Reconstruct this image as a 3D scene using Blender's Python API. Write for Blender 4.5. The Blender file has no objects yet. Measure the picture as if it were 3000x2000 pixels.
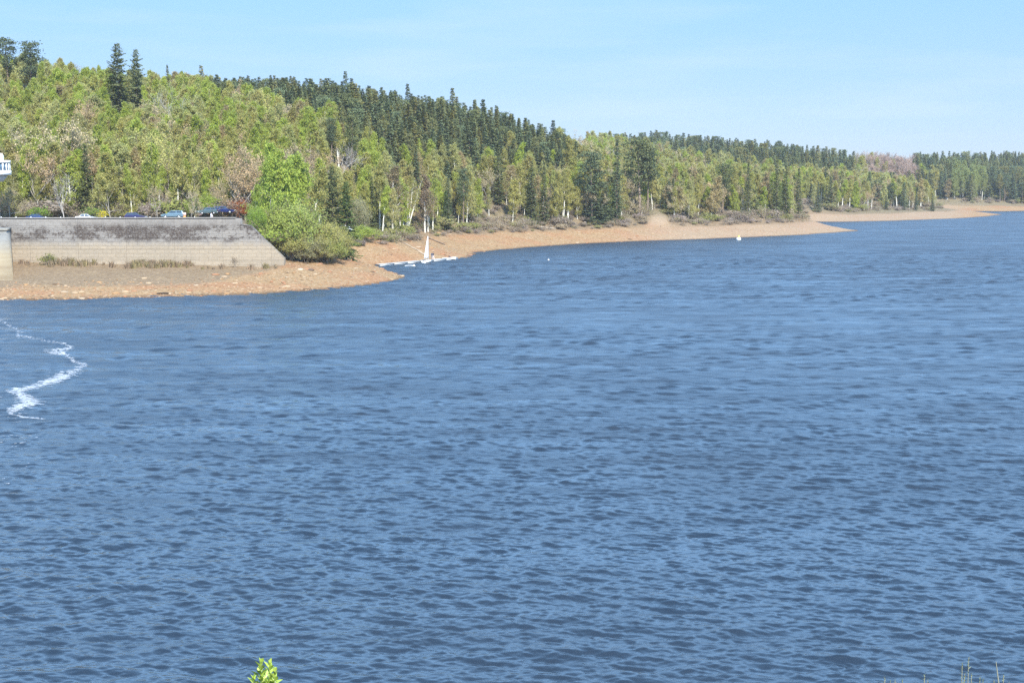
import bpy, bmesh, math, random
import numpy as np
from mathutils import Vector, Matrix

# ------------------------------------------------------------------ camera, sky, sun, exposure
SC = bpy.context.scene
COL = SC.collection
CAM_H = 19.2
FPX = 4170.0                       # focal length in pixels of a 3000 px wide picture
PITCH = math.radians(6.43)
CP, SP = math.cos(PITCH), math.sin(PITCH)
cam_d = bpy.data.cameras.new('camera')
cam_d.sensor_width = 36.0
cam_d.sensor_fit = 'HORIZONTAL'
cam_d.lens = FPX / 3000.0 * 36.0
cam_d.clip_start = 0.1
cam_d.clip_end = 12000
cam = bpy.data.objects.new('camera', cam_d)
cam.location = (0, 0, CAM_H)
cam.rotation_euler = (math.pi / 2 - PITCH, 0, 0)
COL.objects.link(cam)
SC.camera = cam

SUN_EL = math.radians(43)
SUN_AZ = math.radians(163)         # clockwise from +Y: behind the camera, over its right shoulder
world = bpy.data.worlds.new('World')
SC.world = world
world.use_nodes = True
nt = world.node_tree
bg = nt.nodes['Background']
sky = nt.nodes.new('ShaderNodeTexSky')
sky.sky_type = 'NISHITA'
sky.sun_disc = False
sky.sun_elevation = SUN_EL
sky.sun_rotation = SUN_AZ
sky.altitude = 0
sky.air_density = 0.7
sky.dust_density = 0.0
sky.ozone_density = 10.0
def wn(kind, op=None, **ins):
    n = nt.nodes.new(kind)
    if op: n.operation = op
    for k, v in ins.items(): n.inputs[int(k[1:])].default_value = v
    return n
# bright spring sky: thin veil evens out the fall-off from the horizon upwards
v1 = wn('ShaderNodeVectorMath', 'SCALE'); v1.inputs['Scale'].default_value = 0.1
gm = wn('ShaderNodeGamma'); gm.inputs['Gamma'].default_value = 0.35
nt.links.new(sky.outputs[0], v1.inputs[0]); nt.links.new(v1.outputs[0], gm.inputs[0])
tc = nt.nodes.new('ShaderNodeTexCoord'); sp_ = nt.nodes.new('ShaderNodeSeparateXYZ')
nt.links.new(tc.outputs['Generated'], sp_.inputs[0])
el = wn('ShaderNodeMapRange'); el.inputs['From Min'].default_value = 0.0; el.inputs['From Max'].default_value = 1.0
nt.links.new(sp_.outputs[2], el.inputs[0])
rp = nt.nodes.new('ShaderNodeValToRGB')
rp.color_ramp.elements[0].color = (0.50, 0.52, 0.57, 1); rp.color_ramp.elements[1].color = (0.55, 0.92, 1.35, 1)
for p_, c_ in ((0.13, (0.44, 0.615, 0.79, 1)), (0.2, (0.86, 1.22, 1.55, 1)), (0.3, (1.25, 1.75, 2.15, 1)), (0.5, (1.2, 1.72, 2.15, 1)), (0.75, (0.8, 1.25, 1.65, 1))):
    q_ = rp.color_ramp.elements.new(p_); q_.color = c_
nt.links.new(el.outputs[0], rp.inputs[0])
# faint streaks of high cloud near the horizon
mp_ = wn('ShaderNodeMapping'); mp_.inputs['Scale'].default_value = (3.0, 3.0, 26.0)
nz_ = wn('ShaderNodeTexNoise'); nz_.inputs['Scale'].default_value = 1.6; nz_.inputs['Detail'].default_value = 6
nt.links.new(tc.outputs['Generated'], mp_.inputs[0]); nt.links.new(mp_.outputs[0], nz_.inputs['Vector'])
cr_ = wn('ShaderNodeMapRange'); cr_.inputs['From Min'].default_value = 0.5; cr_.inputs['From Max'].default_value = 0.75; cr_.inputs['To Max'].default_value = 0.22
nt.links.new(nz_.outputs['Fac'], cr_.inputs[0])
ml = nt.nodes.new('ShaderNodeMix'); ml.data_type = 'RGBA'; ml.blend_type = 'MULTIPLY'; ml.inputs[0].default_value = 1
nt.links.new(gm.outputs[0], ml.inputs[6]); nt.links.new(rp.outputs[0], ml.inputs[7])
cl_ = nt.nodes.new('ShaderNodeMix'); cl_.data_type = 'RGBA'; cl_.inputs[7].default_value = (0.54, 0.59, 0.66, 1)
nt.links.new(cr_.outputs[0], cl_.inputs[0]); nt.links.new(ml.outputs[2], cl_.inputs[6])
v2 = wn('ShaderNodeVectorMath', 'SCALE'); v2.inputs['Scale'].default_value = 7.2
nt.links.new(cl_.outputs[2], v2.inputs[0]); nt.links.new(v2.outputs[0], bg.inputs['Color'])
bg.inputs['Strength'].default_value = 0.1

sun_d = bpy.data.lights.new('sun', 'SUN')
sun_d.energy = 4.0
sun_d.angle = math.radians(0.5)
sun_d.color = (1.0, 0.955, 0.88)
sun = bpy.data.objects.new('sun', sun_d)
sdir = Vector((math.sin(SUN_AZ) * math.cos(SUN_EL), math.cos(SUN_AZ) * math.cos(SUN_EL), math.sin(SUN_EL)))
sun.rotation_euler = sdir.to_track_quat('Z', 'Y').to_euler()
sun.location = (60, -60, 90)
COL.objects.link(sun)

SC.view_settings.view_transform = 'Standard'
SC.view_settings.look = 'None'
SC.view_settings.exposure = 1.22
SC.view_settings.gamma = 1.0
SC.render.engine = 'CYCLES'
SC.cycles.max_bounces = 6
SC.cycles.sample_clamp_indirect = 4.0
SC.cycles.diffuse_bounces = 3
SC.cycles.glossy_bounces = 3
SC.cycles.transmission_bounces = 3
SC.cycles.volume_bounces = 0
SC.cycles.use_denoising = False

RNG = np.random.default_rng(20170430)

# ------------------------------------------------------------------ measuring helpers
def P(x, y, z=0.0):
    """pixel of the 3000x2000 picture -> point on the level z"""
    u, v = (x - 1500) / FPX, (1000 - y) / FPX
    dy, dz = CP + v * SP, -SP + v * CP
    t = (z - CAM_H) / dz
    return np.array([u * t, dy * t, z])

def at(x, y, Y):
    """pixel -> point at the distance Y"""
    u, v = (x - 1500) / FPX, (1000 - y) / FPX
    dy, dz = CP + v * SP, -SP + v * CP
    t = Y / dy
    return np.array([u * t, Y, CAM_H + dz * t])

def to_px(X, Y, Z):
    X, Y, Z = np.asarray(X, float), np.asarray(Y, float), np.asarray(Z, float) - CAM_H
    d = Y * CP - Z * SP
    up = Y * SP + Z * CP
    return 1500 + FPX * X / d, 1000 - FPX * up / d

K2 = 3000 / 2352.0

def smooth(a, b, x):
    t = np.clip((np.asarray(x, float) - a) / (b - a), 0, 1)
    return t * t * (3 - 2 * t)

def vnoise(x, y, scale, seed=0):
    x = np.asarray(x, float) / scale
    y = np.asarray(y, float) / scale
    xi, yi = np.floor(x).astype(np.int64), np.floor(y).astype(np.int64)
    fx, fy = x - xi, y - yi
    fx, fy = fx * fx * (3 - 2 * fx), fy * fy * (3 - 2 * fy)
    def h(i, j):
        n = (i * 374761393 + j * 668265263 + seed * 1442695041) & 0xFFFFFFFF
        n = ((n ^ (n >> 13)) * 1274126177) & 0xFFFFFFFF
        return ((n ^ (n >> 16)) & 0xFFFF) / 65535.0
    return (h(xi, yi) * (1 - fx) + h(xi + 1, yi) * fx) * (1 - fy) + (h(xi, yi + 1) * (1 - fx) + h(xi + 1, yi + 1) * fx) * fy

def fbm(x, y, scale, seed=0, octaves=4):
    s, a, t = 0, 1.0, 0
    for k in range(octaves):
        s = s + a * vnoise(x, y, scale / 2 ** k, seed + k * 17)
        t += a
        a *= 0.5
    return s / t

# ------------------------------------------------------------------ mesh helpers
class MB:
    """collects vertices and faces (with a material slot and a per-vertex variation value) for ONE mesh"""
    def __init__(self):
        self.v, self.f, self.n = [], [], 0
        self.s = []
    def add(self, v, faces, mat=0, var=None):
        v = np.asarray(v, np.float32).reshape(-1, 3)
        faces = np.asarray(faces, np.int64)
        self.v.append(v)
        self.s.append(np.full(len(v), 0.5, np.float32) if var is None else np.asarray(var, np.float32))
        self.f.append((faces + self.n, mat))
        self.n += len(v)
    def box(self, c, size, mat=0, rz=0.0):
        sx, sy, sz = [q / 2 for q in size]
        v = np.array([[a * sx, b * sy, d * sz] for d in (-1, 1) for a, b in ((-1, -1), (1, -1), (1, 1), (-1, 1))])
        cr, sr = math.cos(rz), math.sin(rz)
        v[:, :2] = np.stack([v[:, 0] * cr - v[:, 1] * sr, v[:, 0] * sr + v[:, 1] * cr], 1)
        self.add(v + np.asarray(c), [[0, 3, 2, 1], [4, 5, 6, 7], [0, 1, 5, 4], [1, 2, 6, 5], [2, 3, 7, 6], [3, 0, 4, 7]], mat)
    def tube(self, path, rad, k=5, mat=0, var=0.5, cap=False):
        p = np.asarray(path, float)
        n = len(p)
        r = np.broadcast_to(np.asarray(rad, float), (n,))
        d = np.gradient(p, axis=0)
        d /= np.linalg.norm(d, axis=1)[:, None] + 1e-9
        ref = np.array([0.31, 0.95, 0.05]) if abs(d[0][2]) > 0.7 else np.array([0.05, 0.1, 1.0])
        a = np.cross(d, ref); a /= np.linalg.norm(a, axis=1)[:, None] + 1e-9
        b = np.cross(d, a)
        ang = np.arange(k) * 2 * math.pi / k
        v = p[:, None, :] + r[:, None, None] * (a[:, None, :] * np.cos(ang)[None, :, None] + b[:, None, :] * np.sin(ang)[None, :, None])
        i = np.arange(n - 1)[:, None] * k
        j = np.arange(k)[None, :]
        j2 = (j + 1) % k
        f = np.stack([i + j, i + j2, i + k + j2, i + k + j], -1).reshape(-1, 4)
        self.add(v.reshape(-1, 3), f, mat, np.full(n * k, var))
        if cap:
            self.add(v[0], [list(range(k))], mat); self.add(v[-1], [list(range(k))[::-1]], mat)
    def ell(self, c, r, seg=10, rings=7, mat=0):
        th = np.linspace(0, math.pi, rings + 1)
        ph = np.arange(seg) * 2 * math.pi / seg
        v = np.stack([np.sin(th)[:, None] * np.cos(ph), np.sin(th)[:, None] * np.sin(ph), np.cos(th)[:, None] + 0 * ph], -1).reshape(-1, 3)
        i = np.arange(rings)[:, None] * seg
        j = np.arange(seg)[None, :]; j2 = (j + 1) % seg
        f = np.stack([i + j, i + seg + j, i + seg + j2, i + j2], -1).reshape(-1, 4)
        self.add(v * np.asarray(r) + np.asarray(c), f, mat)
    def lathe(self, prof, seg=16, mat=0, c=(0, 0, 0)):
        prof = np.asarray(prof, float)
        ph = np.arange(seg) * 2 * math.pi / seg
        v = np.stack([prof[:, :1] * np.cos(ph), prof[:, :1] * np.sin(ph), prof[:, 1:] + 0 * ph], -1).reshape(-1, 3) + np.asarray(c)
        n = len(prof)
        i = np.arange(n - 1)[:, None] * seg
        j = np.arange(seg)[None, :]; j2 = (j + 1) % seg
        f = np.stack([i + j, i + j2, i + seg + j2, i + seg + j], -1).reshape(-1, 4)
        self.add(v, f, mat)
    def prism(self, poly, y0, y1, mat=0):
        """polygon in the x-z plane, pushed from y0 to y1"""
        n = len(poly)
        v = [(p[0], y0, p[1]) for p in poly] + [(p[0], y1, p[1]) for p in poly]
        self.add(v, [[i, (i + 1) % n, n + (i + 1) % n, n + i] for i in range(n)], mat)
        self.add(v[:n], [list(range(n))], mat)
        self.add(v[n:], [list(range(n))[::-1]], mat)
    def mesh(self, name, mats, smooth_=False):
        me = bpy.data.meshes.new(name)
        v = np.concatenate(self.v)
        me.vertices.add(len(v))
        me.vertices.foreach_set('co', v.ravel())
        ls, starts, mi, pos = [], [], [], 0
        for f, m in self.f:
            k = f.shape[1]
            ls.append(f.ravel())
            starts.append(pos + np.arange(len(f)) * k)
            mi.append(np.full(len(f), m))
            pos += f.size
        ls = np.concatenate(ls).astype(np.int32); starts = np.concatenate(starts).astype(np.int32); mi = np.concatenate(mi).astype(np.int32)
        me.loops.add(len(ls))
        me.loops.foreach_set('vertex_index', ls)
        me.polygons.add(len(starts))
        me.polygons.foreach_set('loop_start', starts)
        me.polygons.foreach_set('material_index', mi)
        if smooth_:
            me.polygons.foreach_set('use_smooth', np.ones(len(starts), bool))
        at_ = me.attributes.new('variation', 'FLOAT', 'POINT')
        at_.data.foreach_set('value', np.concatenate(self.s).astype(np.float32))
        for m in (mats if isinstance(mats, (list, tuple)) else [mats]):
            me.materials.append(m)
        me.update(calc_edges=True)
        me.validate()
        return me
    def obj(self, name, mats, parent=None, smooth_=False, loc=None):
        o = bpy.data.objects.new(name, self.mesh(name, mats, smooth_))
        COL.objects.link(o)
        if parent is not None:
            o.parent = parent
        if loc is not None:
            o.location = loc
        return o

def tag(o, label=None, cat=None, group=None, kind=None):
    if label: o['label'] = label
    if cat: o['category'] = cat
    if group: o['group'] = group
    if kind: o['kind'] = kind
    return o

def thing(name, label, cat, loc=(0, 0, 0), rz=0.0, group=None):
    o = bpy.data.objects.new(name, None)
    o.empty_display_size = 0.3
    COL.objects.link(o)
    o.location = [float(q) for q in loc]
    o.rotation_euler = (0, 0, rz)
    return tag(o, label, cat, group)

# ------------------------------------------------------------------ materials
def new_mat(name):
    m = bpy.data.materials.new(name)
    m.use_nodes = True
    t = m.node_tree
    return m, t, t.nodes['Principled BSDF']

def N(t, kind, **kw):
    n = t.nodes.new(kind)
    for k, v in kw.items():
        if k.startswith('i_'):
            n.inputs[k[2:].replace('_', ' ')].default_value = v
        else:
            setattr(n, k, v)
    return n

def L(t, a, b):
    t.links.new(a, b)

def math_(t, op, a, b=None, c=None, clamp=False):
    n = t.nodes.new('ShaderNodeMath'); n.operation = op; n.use_clamp = clamp
    for i, q in enumerate((a, b, c)):
        if q is None: continue
        if isinstance(q, (int, float)): n.inputs[i].default_value = q
        else: t.links.new(q, n.inputs[i])
    return n.outputs[0]

def mixc(t, fac, a, b, blend='MIX'):
    n = t.nodes.new('ShaderNodeMix'); n.data_type = 'RGBA'; n.blend_type = blend
    for sock, q in ((n.inputs[0], fac), (n.inputs[6], a), (n.inputs[7], b)):
        if isinstance(q, (int, float)): sock.default_value = q
        elif isinstance(q, (tuple, list)): sock.default_value = (*q[:3], 1)
        else: t.links.new(q, sock)
    return n.outputs[2]

def ramp(t, fac, stops):
    n = t.nodes.new('ShaderNodeValToRGB')
    cr = n.color_ramp
    while len(cr.elements) < len(stops): cr.elements.new(0.5)
    for e, (p, c) in zip(cr.elements, stops):
        e.position = p; e.color = (*c, 1) if len(c) == 3 else c
    t.links.new(fac, n.inputs[0])
    return n.outputs[0]

def noise(t, scale, detail=4, rough=0.55, vec=None, dist=0.0):
    n = t.nodes.new('ShaderNodeTexNoise')
    n.inputs['Scale'].default_value = scale; n.inputs['Detail'].default_value = detail
    n.inputs['Roughness'].default_value = rough; n.inputs['Distortion'].default_value = dist
    if vec is not None: t.links.new(vec, n.inputs['Vector'])
    return n.outputs['Fac']

def position(t, scale=None):
    g = t.nodes.new('ShaderNodeNewGeometry').outputs['Position']
    if scale is None: return g
    m = t.nodes.new('ShaderNodeMapping')
    m.inputs['Scale'].default_value = scale
    t.links.new(g, m.inputs[0])
    return m.outputs[0]

def objcoord(t, scale=None):
    g = t.nodes.new('ShaderNodeTexCoord').outputs['Object']
    if scale is None: return g
    m = t.nodes.new('ShaderNodeMapping')
    m.inputs['Scale'].default_value = scale
    t.links.new(g, m.inputs[0])
    return m.outputs[0]

def attr(t, name, kind='GEOMETRY'):
    n = t.nodes.new('ShaderNodeAttribute'); n.attribute_name = name; n.attribute_type = kind
    return n

def bump(t, height, strength, distance, bsdf):
    b = t.nodes.new('ShaderNodeBump')
    b.inputs['Strength'].default_value = strength; b.inputs['Distance'].default_value = distance
    t.links.new(height, b.inputs['Height']); t.links.new(b.outputs[0], bsdf.inputs['Normal'])

def plain(name, col, rough=0.6, vary=0.12, scale=3.0, metal=0.0):
    m, t, b = new_mat(name)
    n = noise(t, scale, 4, 0.6, objcoord(t))
    c = mixc(t, n, tuple(q * (1 - vary) for q in col), tuple(min(1, q * (1 + vary)) for q in col))
    L(t, c, b.inputs['Base Color'])
    b.inputs['Roughness'].default_value = rough; b.inputs['Metallic'].default_value = metal
    return m

def leaf_mat(name, transl=0.3, lo=0.76, hi=1.22):
    """foliage: the tree's own tint, varied from leaf to leaf and along the crown"""
    m = bpy.data.materials.new(name); m.use_nodes = True
    t = m.node_tree
    t.nodes.remove(t.nodes['Principled BSDF'])
    out = t.nodes['Material Output']
    tint = attr(t, 'tint', 'INSTANCER').outputs['Color']
    var = attr(t, 'variation').outputs['Fac']
    k = math_(t, 'MULTIPLY_ADD', var, hi - lo, lo)
    cmb = N(t, 'ShaderNodeCombineXYZ')
    for i in range(3): L(t, k, cmb.inputs[i])
    c = mixc(t, 1.0, tint, cmb.outputs[0], 'MULTIPLY')
    hsv = N(t, 'ShaderNodeHueSaturation')
    L(t, c, hsv.inputs['Color'])
    L(t, math_(t, 'MULTIPLY_ADD', var, -0.024, 0.512), hsv.inputs['Hue'])
    d = N(t, 'ShaderNodeBsdfDiffuse'); tr = N(t, 'ShaderNodeBsdfTranslucent')
    L(t, hsv.outputs[0], d.inputs[0]); L(t, hsv.outputs[0], tr.inputs[0])
    mx = N(t, 'ShaderNodeMixShader'); mx.inputs[0].default_value = transl
    L(t, d.outputs[0], mx.inputs[1]); L(t, tr.outputs[0], mx.inputs[2])
    L(t, mx.outputs[0], out.inputs[0])
    return m

def bark_mat(name, a, b_, scale, lo=0.45, hi=0.6, stretch=(1, 1, 0.35)):
    m, t, b = new_mat(name)
    n = noise(t, scale, 5, 0.65, objcoord(t, stretch))
    c = ramp(t, n, [(lo, a), (hi, b_)])
    L(t, c, b.inputs['Base Color']); b.inputs['Roughness'].default_value = 0.85
    b.inputs['Specular IOR Level'].default_value = 0.2
    return m

M = {}
M['leaf'] = leaf_mat('spring_leaf', 0.5)
M['needle'] = leaf_mat('needle', 0.2, 0.55, 1.45)
M['bud'] = leaf_mat('bud', 0.3, 0.7, 1.3)
M['birch_bark'] = bark_mat('birch_bark', (0.2, 0.18, 0.15), (0.6, 0.575, 0.5), 2.2, 0.33, 0.46, (1, 1, 1.6))
M['twig'] = bark_mat('twig', (0.25, 0.2, 0.145), (0.40, 0.33, 0.25), 3)
M['grey_twig'] = bark_mat('grey_twig', (0.3, 0.27, 0.24), (0.5, 0.47, 0.42), 3)
M['dark_bark'] = bark_mat('dark_bark', (0.13, 0.1, 0.075), (0.26, 0.2, 0.15), 4)
M['grey_bark'] = bark_mat('grey_bark', (0.2, 0.18, 0.15), (0.36, 0.33, 0.28), 3)

#@@LAND
# ------------------------------------------------------------------ the shore in plan
SHORE_PX = [(-900, 905), (-400, 893), (0, 880), (130, 878), (255, 876), (400, 872), (510, 870), (640, 865), (765, 860), (880, 852), (960, 847), (1040, 840),
            (1090, 834), (1135, 826), (1170, 816), (1184, 811), (1165, 803), (1140, 797), (1122, 787), (1100, 777), (1115, 775.5), (1200, 770), (1256, 765),
            (1326, 761), (1384, 750), (1393, 740), (1467, 731), (1594, 721), (1722, 713), (1913, 705), (2040, 701), (2168, 696), (2360, 687.5), (2440, 682), (2506, 677)]
SHORE = [tuple(P(x, y)[:2]) for x, y in SHORE_PX]
tip = SHORE[-1]
SHORE += [(tip[0] + 4, tip[1] + 9), (tip[0] - 2, tip[1] + 30), (tip[0] - 14, tip[1] + 70), (tip[0] - 26, tip[1] + 125)]
SHORE += [tuple(P(x, y)[:2]) for x, y in [(2470, 650), (2615, 647), (2806, 640), (2890, 634), (2925, 630)]]
t3 = SHORE[-1]
SHORE += [(t3[0] + 6, t3[1] + 12), (t3[0] - 2, t3[1] + 60), (t3[0] - 12, t3[1] + 110)]
SHORE += [tuple(P(x, y)[:2]) for x, y in [(2935, 619.5), (3000, 618), (3150, 617.5), (3500, 617)]]
POLY = np.array(SHORE + [(6000, 1100), (6000, 9000), (-6000, 9000), (-6000, 230)])

def land_distance(X, Y):
    """metres inland (+) or out in the lake (-)"""
    X = np.asarray(X, float); Y = np.asarray(Y, float)
    sh = X.shape
    X, Y = X.ravel(), Y.ravel()
    d2 = np.full(X.shape, 1e12)
    ins = np.zeros(X.shape, bool)
    n = len(POLY)
    for i in range(n):
        ax, ay = POLY[i]; bx, by = POLY[(i + 1) % n]
        ex, ey = bx - ax, by - ay
        t = np.clip(((X - ax) * ex + (Y - ay) * ey) / (ex * ex + ey * ey), 0, 1)
        d2 = np.minimum(d2, (X - ax - t * ex) ** 2 + (Y - ay - t * ey) ** 2)
        cr = ((ay > Y) != (by > Y)) & (X < (bx - ax) * (Y - ay) / (by - ay + 1e-12) + ax)
        ins ^= cr
    d = np.sqrt(d2)
    return np.where(ins, d, -d).reshape(sh)

HX = np.array([-300, 0, 150, 300, 500, 650, 800, 1000, 1200, 1300, 1360, 1450, 1600, 1800, 1950, 2100, 2200, 2352, 2700.])
HD0 = np.array([304, 304, 304, 304, 304, 312, 350, 410, 440, 450, 460, 490, 530, 570, 700, 850, 870, 960, 960.])
HD1 = np.array([425, 430, 430, 440, 480, 480, 480, 500, 520, 540, 560, 640, 690, 720, 840, 930, 950, 1040, 1040.])
HZ1 = np.array([45, 44, 41, 38.5, 41.5, 41, 39, 35.5, 30, 24, 17, 10, 9, 8.5, 7, 10, 10, 10, 10.])
HD2 = np.array([900, 900, 900, 900, 900, 900, 900, 900, 900, 890, 880, 880, 880, 900, 930, 1010, 1080, 1150, 1150.])
HZ2 = np.array([45, 44, 41, 40, 41, 41, 39, 36, 32, 32, 32, 33, 31, 28.5, 23, 21, 22, 25, 27.])
WALL_Y = 275.0
WALL_PX = 705

def hx2(X, Y):
    return (1500 + FPX * np.asarray(X) / (np.asarray(Y) * CP + 11 * SP)) / K2

def ground(X, Y, s=None):
    X = np.asarray(X, float); Y = np.asarray(Y, float)
    if s is None: s = land_distance(X, Y)
    x2 = hx2(X, Y)
    wn = vnoise(X, Y, 7.0, 5) - 0.5
    sn = s + 1.6 * (vnoise(X, Y, 9, 3) - 0.5) + 0.8 * (vnoise(X, Y, 2.5, 4) - 0.5)
    b1 = np.interp(x2, [0, 420, 600, 660, 800, 920, 1060, 1200, 1850, 1950], [0.072, 0.080, 0.11, 0.155, 0.15, 0.25, 0.23, 0.21, 0.225, 0.12])
    b2 = np.interp(x2, [560, 700, 900, 1060, 1850, 1950], [0.12, 0.17, 0.32, 0.3, 0.3, 0.1])
    cove = smooth(283, 299, Y) * smooth(680, 735, x2) * (1 - smooth(880, 940, x2))     # steep bank behind the little inlet
    b1 = b1 + (0.27 - b1) * cove
    s1 = np.interp(x2, [560, 840, 930, 1060, 1850, 1950], [44, 36, 22, 24, 26, 34])
    cap = np.interp(x2, [560, 700, 900, 1060, 1200, 1900, 2000], [11.5, 10, 9, 8.2, 7.6, 7.4, 5.2])
    z = np.where(sn < 0, sn * 0.16, np.where(sn < s1, b1 * sn, b1 * s1 + b2 * (sn - s1)))
    z = np.minimum(z, cap)
    # the sandy break in the bank
    z = z + 1.8 * np.exp(-((x2 - 1512) / 26.0) ** 2) * smooth(16, 27, s)
    z = z + np.where(s > 0, (0.25 * wn + 0.12 * (vnoise(X, Y, 1.7, 8) - 0.5)) * smooth(0, 5, s), 0)
    # level car park behind the retaining wall
    w = smooth(275.9, 277.3, Y) * (1 - smooth(704, 850, x2 * K2))
    z = z * (1 - w) + w * np.where(s > 0, 11.2, z)
    k = np.zeros_like(z)
    d0, d1, z1, d2_, z2 = [np.interp(x2, HX, q) for q in (HD0, HD1, HZ1, HD2, HZ2)]
    capk = cap
    h1, h2 = np.maximum(z1 - capk, 0), np.maximum(z2 - capk, 0)
    ta = np.clip((Y - d0) / (d1 - d0), 0, 1); tb = np.clip((Y - d1) / (d2_ - d1), 0, 1)
    ta = ta * 0.75 + 0.25 * np.sin(ta * math.pi / 2)
    k = h1 * ta + (h2 - h1) * tb ** 1.6
    z = z + k * smooth(14, 50, s) + np.where(s > 30, 2.2 * (fbm(X, Y, 60, 21) - 0.5) * smooth(0, 60, Y - d0), 0)
    return np.maximum(z, -7)

def grid_mesh(name, us, ys, zfun, mats, attrs=None):
    U, Y = np.meshgrid(us, ys)
    X = U * Y
    Z, extra = zfun(X, Y)
    v = np.stack([X, Y, Z], -1).reshape(-1, 3).astype(np.float32)
    nr, nc = X.shape
    i = np.arange(nr - 1)[:, None] * nc; j = np.arange(nc - 1)[None, :]
    f = np.stack([i + j, i + j + 1, i + nc + j + 1, i + nc + j], -1).reshape(-1, 4)
    me = bpy.data.meshes.new(name)
    me.vertices.add(len(v)); me.vertices.foreach_set('co', v.ravel())
    me.loops.add(f.size); me.loops.foreach_set('vertex_index', f.ravel().astype(np.int32))
    me.polygons.add(len(f)); me.polygons.foreach_set('loop_start', (np.arange(len(f)) * 4).astype(np.int32))
    me.polygons.foreach_set('use_smooth', np.ones(len(f), bool))
    for k, a in extra.items():
        q = me.attributes.new(k, 'FLOAT', 'POINT'); q.data.foreach_set('value', a.ravel().astype(np.float32))
    me.update(calc_edges=True)
    me.materials.append(mats)
    o = bpy.data.objects.new(name, me); COL.objects.link(o)
    return o

def spaced(segments):
    out = []
    for a, b, st in segments:
        out.append(np.arange(a, b, st))
    return np.concatenate(out)

# land material
m, t, b = new_mat('shore_and_woodland_floor')
pos = position(t)
inl = attr(t, 'inland').outputs['Fac']; park = attr(t, 'park').outputs['Fac']; green = attr(t, 'green').outputs['Fac']; pale = attr(t, 'pale').outputs['Fac']
sepz = N(t, 'ShaderNodeSeparateXYZ'); L(t, pos, sepz.inputs[0])
n1 = noise(t, 0.09, 5, 0.6, pos); n2 = noise(t, 1.5, 6, 0.75, pos); n3 = noise(t, 0.5, 4, 0.6, position(t, (0.35, 1, 1)))
gravel = ramp(t, n2, [(0.3, (0.128, 0.082, 0.042)), (0.45, (0.241, 0.152, 0.078)), (0.57, (0.310, 0.209, 0.111)), (0.7, (0.394, 0.306, 0.201))])
rust = ramp(t, n2, [(0.3, (0.151, 0.070, 0.038)), (0.5, (0.284, 0.135, 0.065)), (0.7, (0.384, 0.226, 0.127))])
sand = ramp(t, n2, [(0.3, (0.207, 0.149, 0.096)), (0.6, (0.310, 0.229, 0.157))])
c = mixc(t, math_(t, 'MULTIPLY', ramp(t, n1, [(0.45, (0, 0, 0)), (0.62, (1, 1, 1))]), 0.6), gravel, rust)
c = mixc(t, pale, c, sand)
dry = ramp(t, n2, [(0.3, (0.109, 0.075, 0.045)), (0.5, (0.199, 0.142, 0.086)), (0.7, (0.288, 0.214, 0.126))])
lim = attr(t, 'dry').outputs['Fac']
edge = math_(t, 'ADD', lim, math_(t, 'MULTIPLY', math_(t, 'SUBTRACT', n3, 0.5), 0.9))
c = mixc(t, math_(t, 'SMOOTH_MIN', math_(t, 'MULTIPLY_ADD', edge, 2.0, -0.5, clamp=True), 1.0, 0.1), c, dry)
grass = ramp(t, n2, [(0.3, (0.05, 0.075, 0.02)), (0.6, (0.13, 0.17, 0.045)), (0.75, (0.19, 0.19, 0.08))])
c = mixc(t, green, c, grass)
wood = ramp(t, n2, [(0.35, (0.10, 0.082, 0.05)), (0.6, (0.21, 0.17, 0.10)), (0.75, (0.19, 0.2, 0.08))])
c = mixc(t, attr(t, 'wood').outputs['Fac'], c, wood)
tar = ramp(t, n2, [(0.3, (0.082, 0.078, 0.074)), (0.7, (0.164, 0.156, 0.143))])
c = mixc(t, park, c, tar)
wet = math_(t, 'MULTIPLY_ADD', sepz.outputs[2], -4.0, 1.15, clamp=True)
c = mixc(t, math_(t, 'MULTIPLY', wet, 0.62), c, (0.05, 0.032, 0.022))
L(t, c, b.inputs['Base Color']); b.inputs['Roughness'].default_value = 0.95; b.inputs['Specular IOR Level'].default_value = 0.1
bump(t, n2, 0.55, 0.35, b)
M['land'] = m

def land_z(X, Y):
    s = land_distance(X, Y)
    z = ground(X, Y, s)
    x2 = hx2(X, Y)
    d0 = np.interp(x2, HX, HD0)
    nz = vnoise(X, Y, 14, 40)
    s_dry = np.interp(x2, [500, 640, 840, 930, 1060, 1250, 1850, 1950, 2300], [15, 19, 24, 14, 15.5, 17, 15, 22, 22])
    dry = smooth(-4, 5, s - s_dry - 5 * (nz - 0.5))
    wood = np.maximum(smooth(-6, 8, Y - d0) * smooth(24, 36, s), smooth(840, 920, x2) * smooth(20, 30, s))
    park = smooth(276, 277, Y) * (1 - smooth(298, 303, Y)) * (1 - smooth(690, 740, x2 * K2)) * (s > 5)
    # grass strip at the end of the car park and green slope by the shelter
    green = smooth(560, 600, x2 * K2) * (1 - smooth(700, 720, x2 * K2)) * smooth(276, 277, Y) * (1 - smooth(292, 296, Y)) * 0.7
    green = np.maximum(green, np.exp(-((x2 - 835) / 55) ** 2) * smooth(0, 8, z - 5.0) * (1 - wood) * 0.9)
    green = np.maximum(green, np.exp(-((x2 - 735) / 60) ** 2) * smooth(3.5, 7, z) * 0.9)
    pale = np.maximum(np.exp(-((x2 - 1512) / 40.0) ** 2) * smooth(12, 24, s), smooth(1350, 1600, x2) * 0.65 * (1 - smooth(2150, 2260, x2)))
    dry = dry * (1 - 0.95 * np.exp(-((x2 - 1512) / 34.0) ** 2))
    return z, dict(inland=s, park=park, green=np.clip(green, 0, 1), pale=np.clip(pale, 0, 1), dry=dry, wood=wood)

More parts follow.
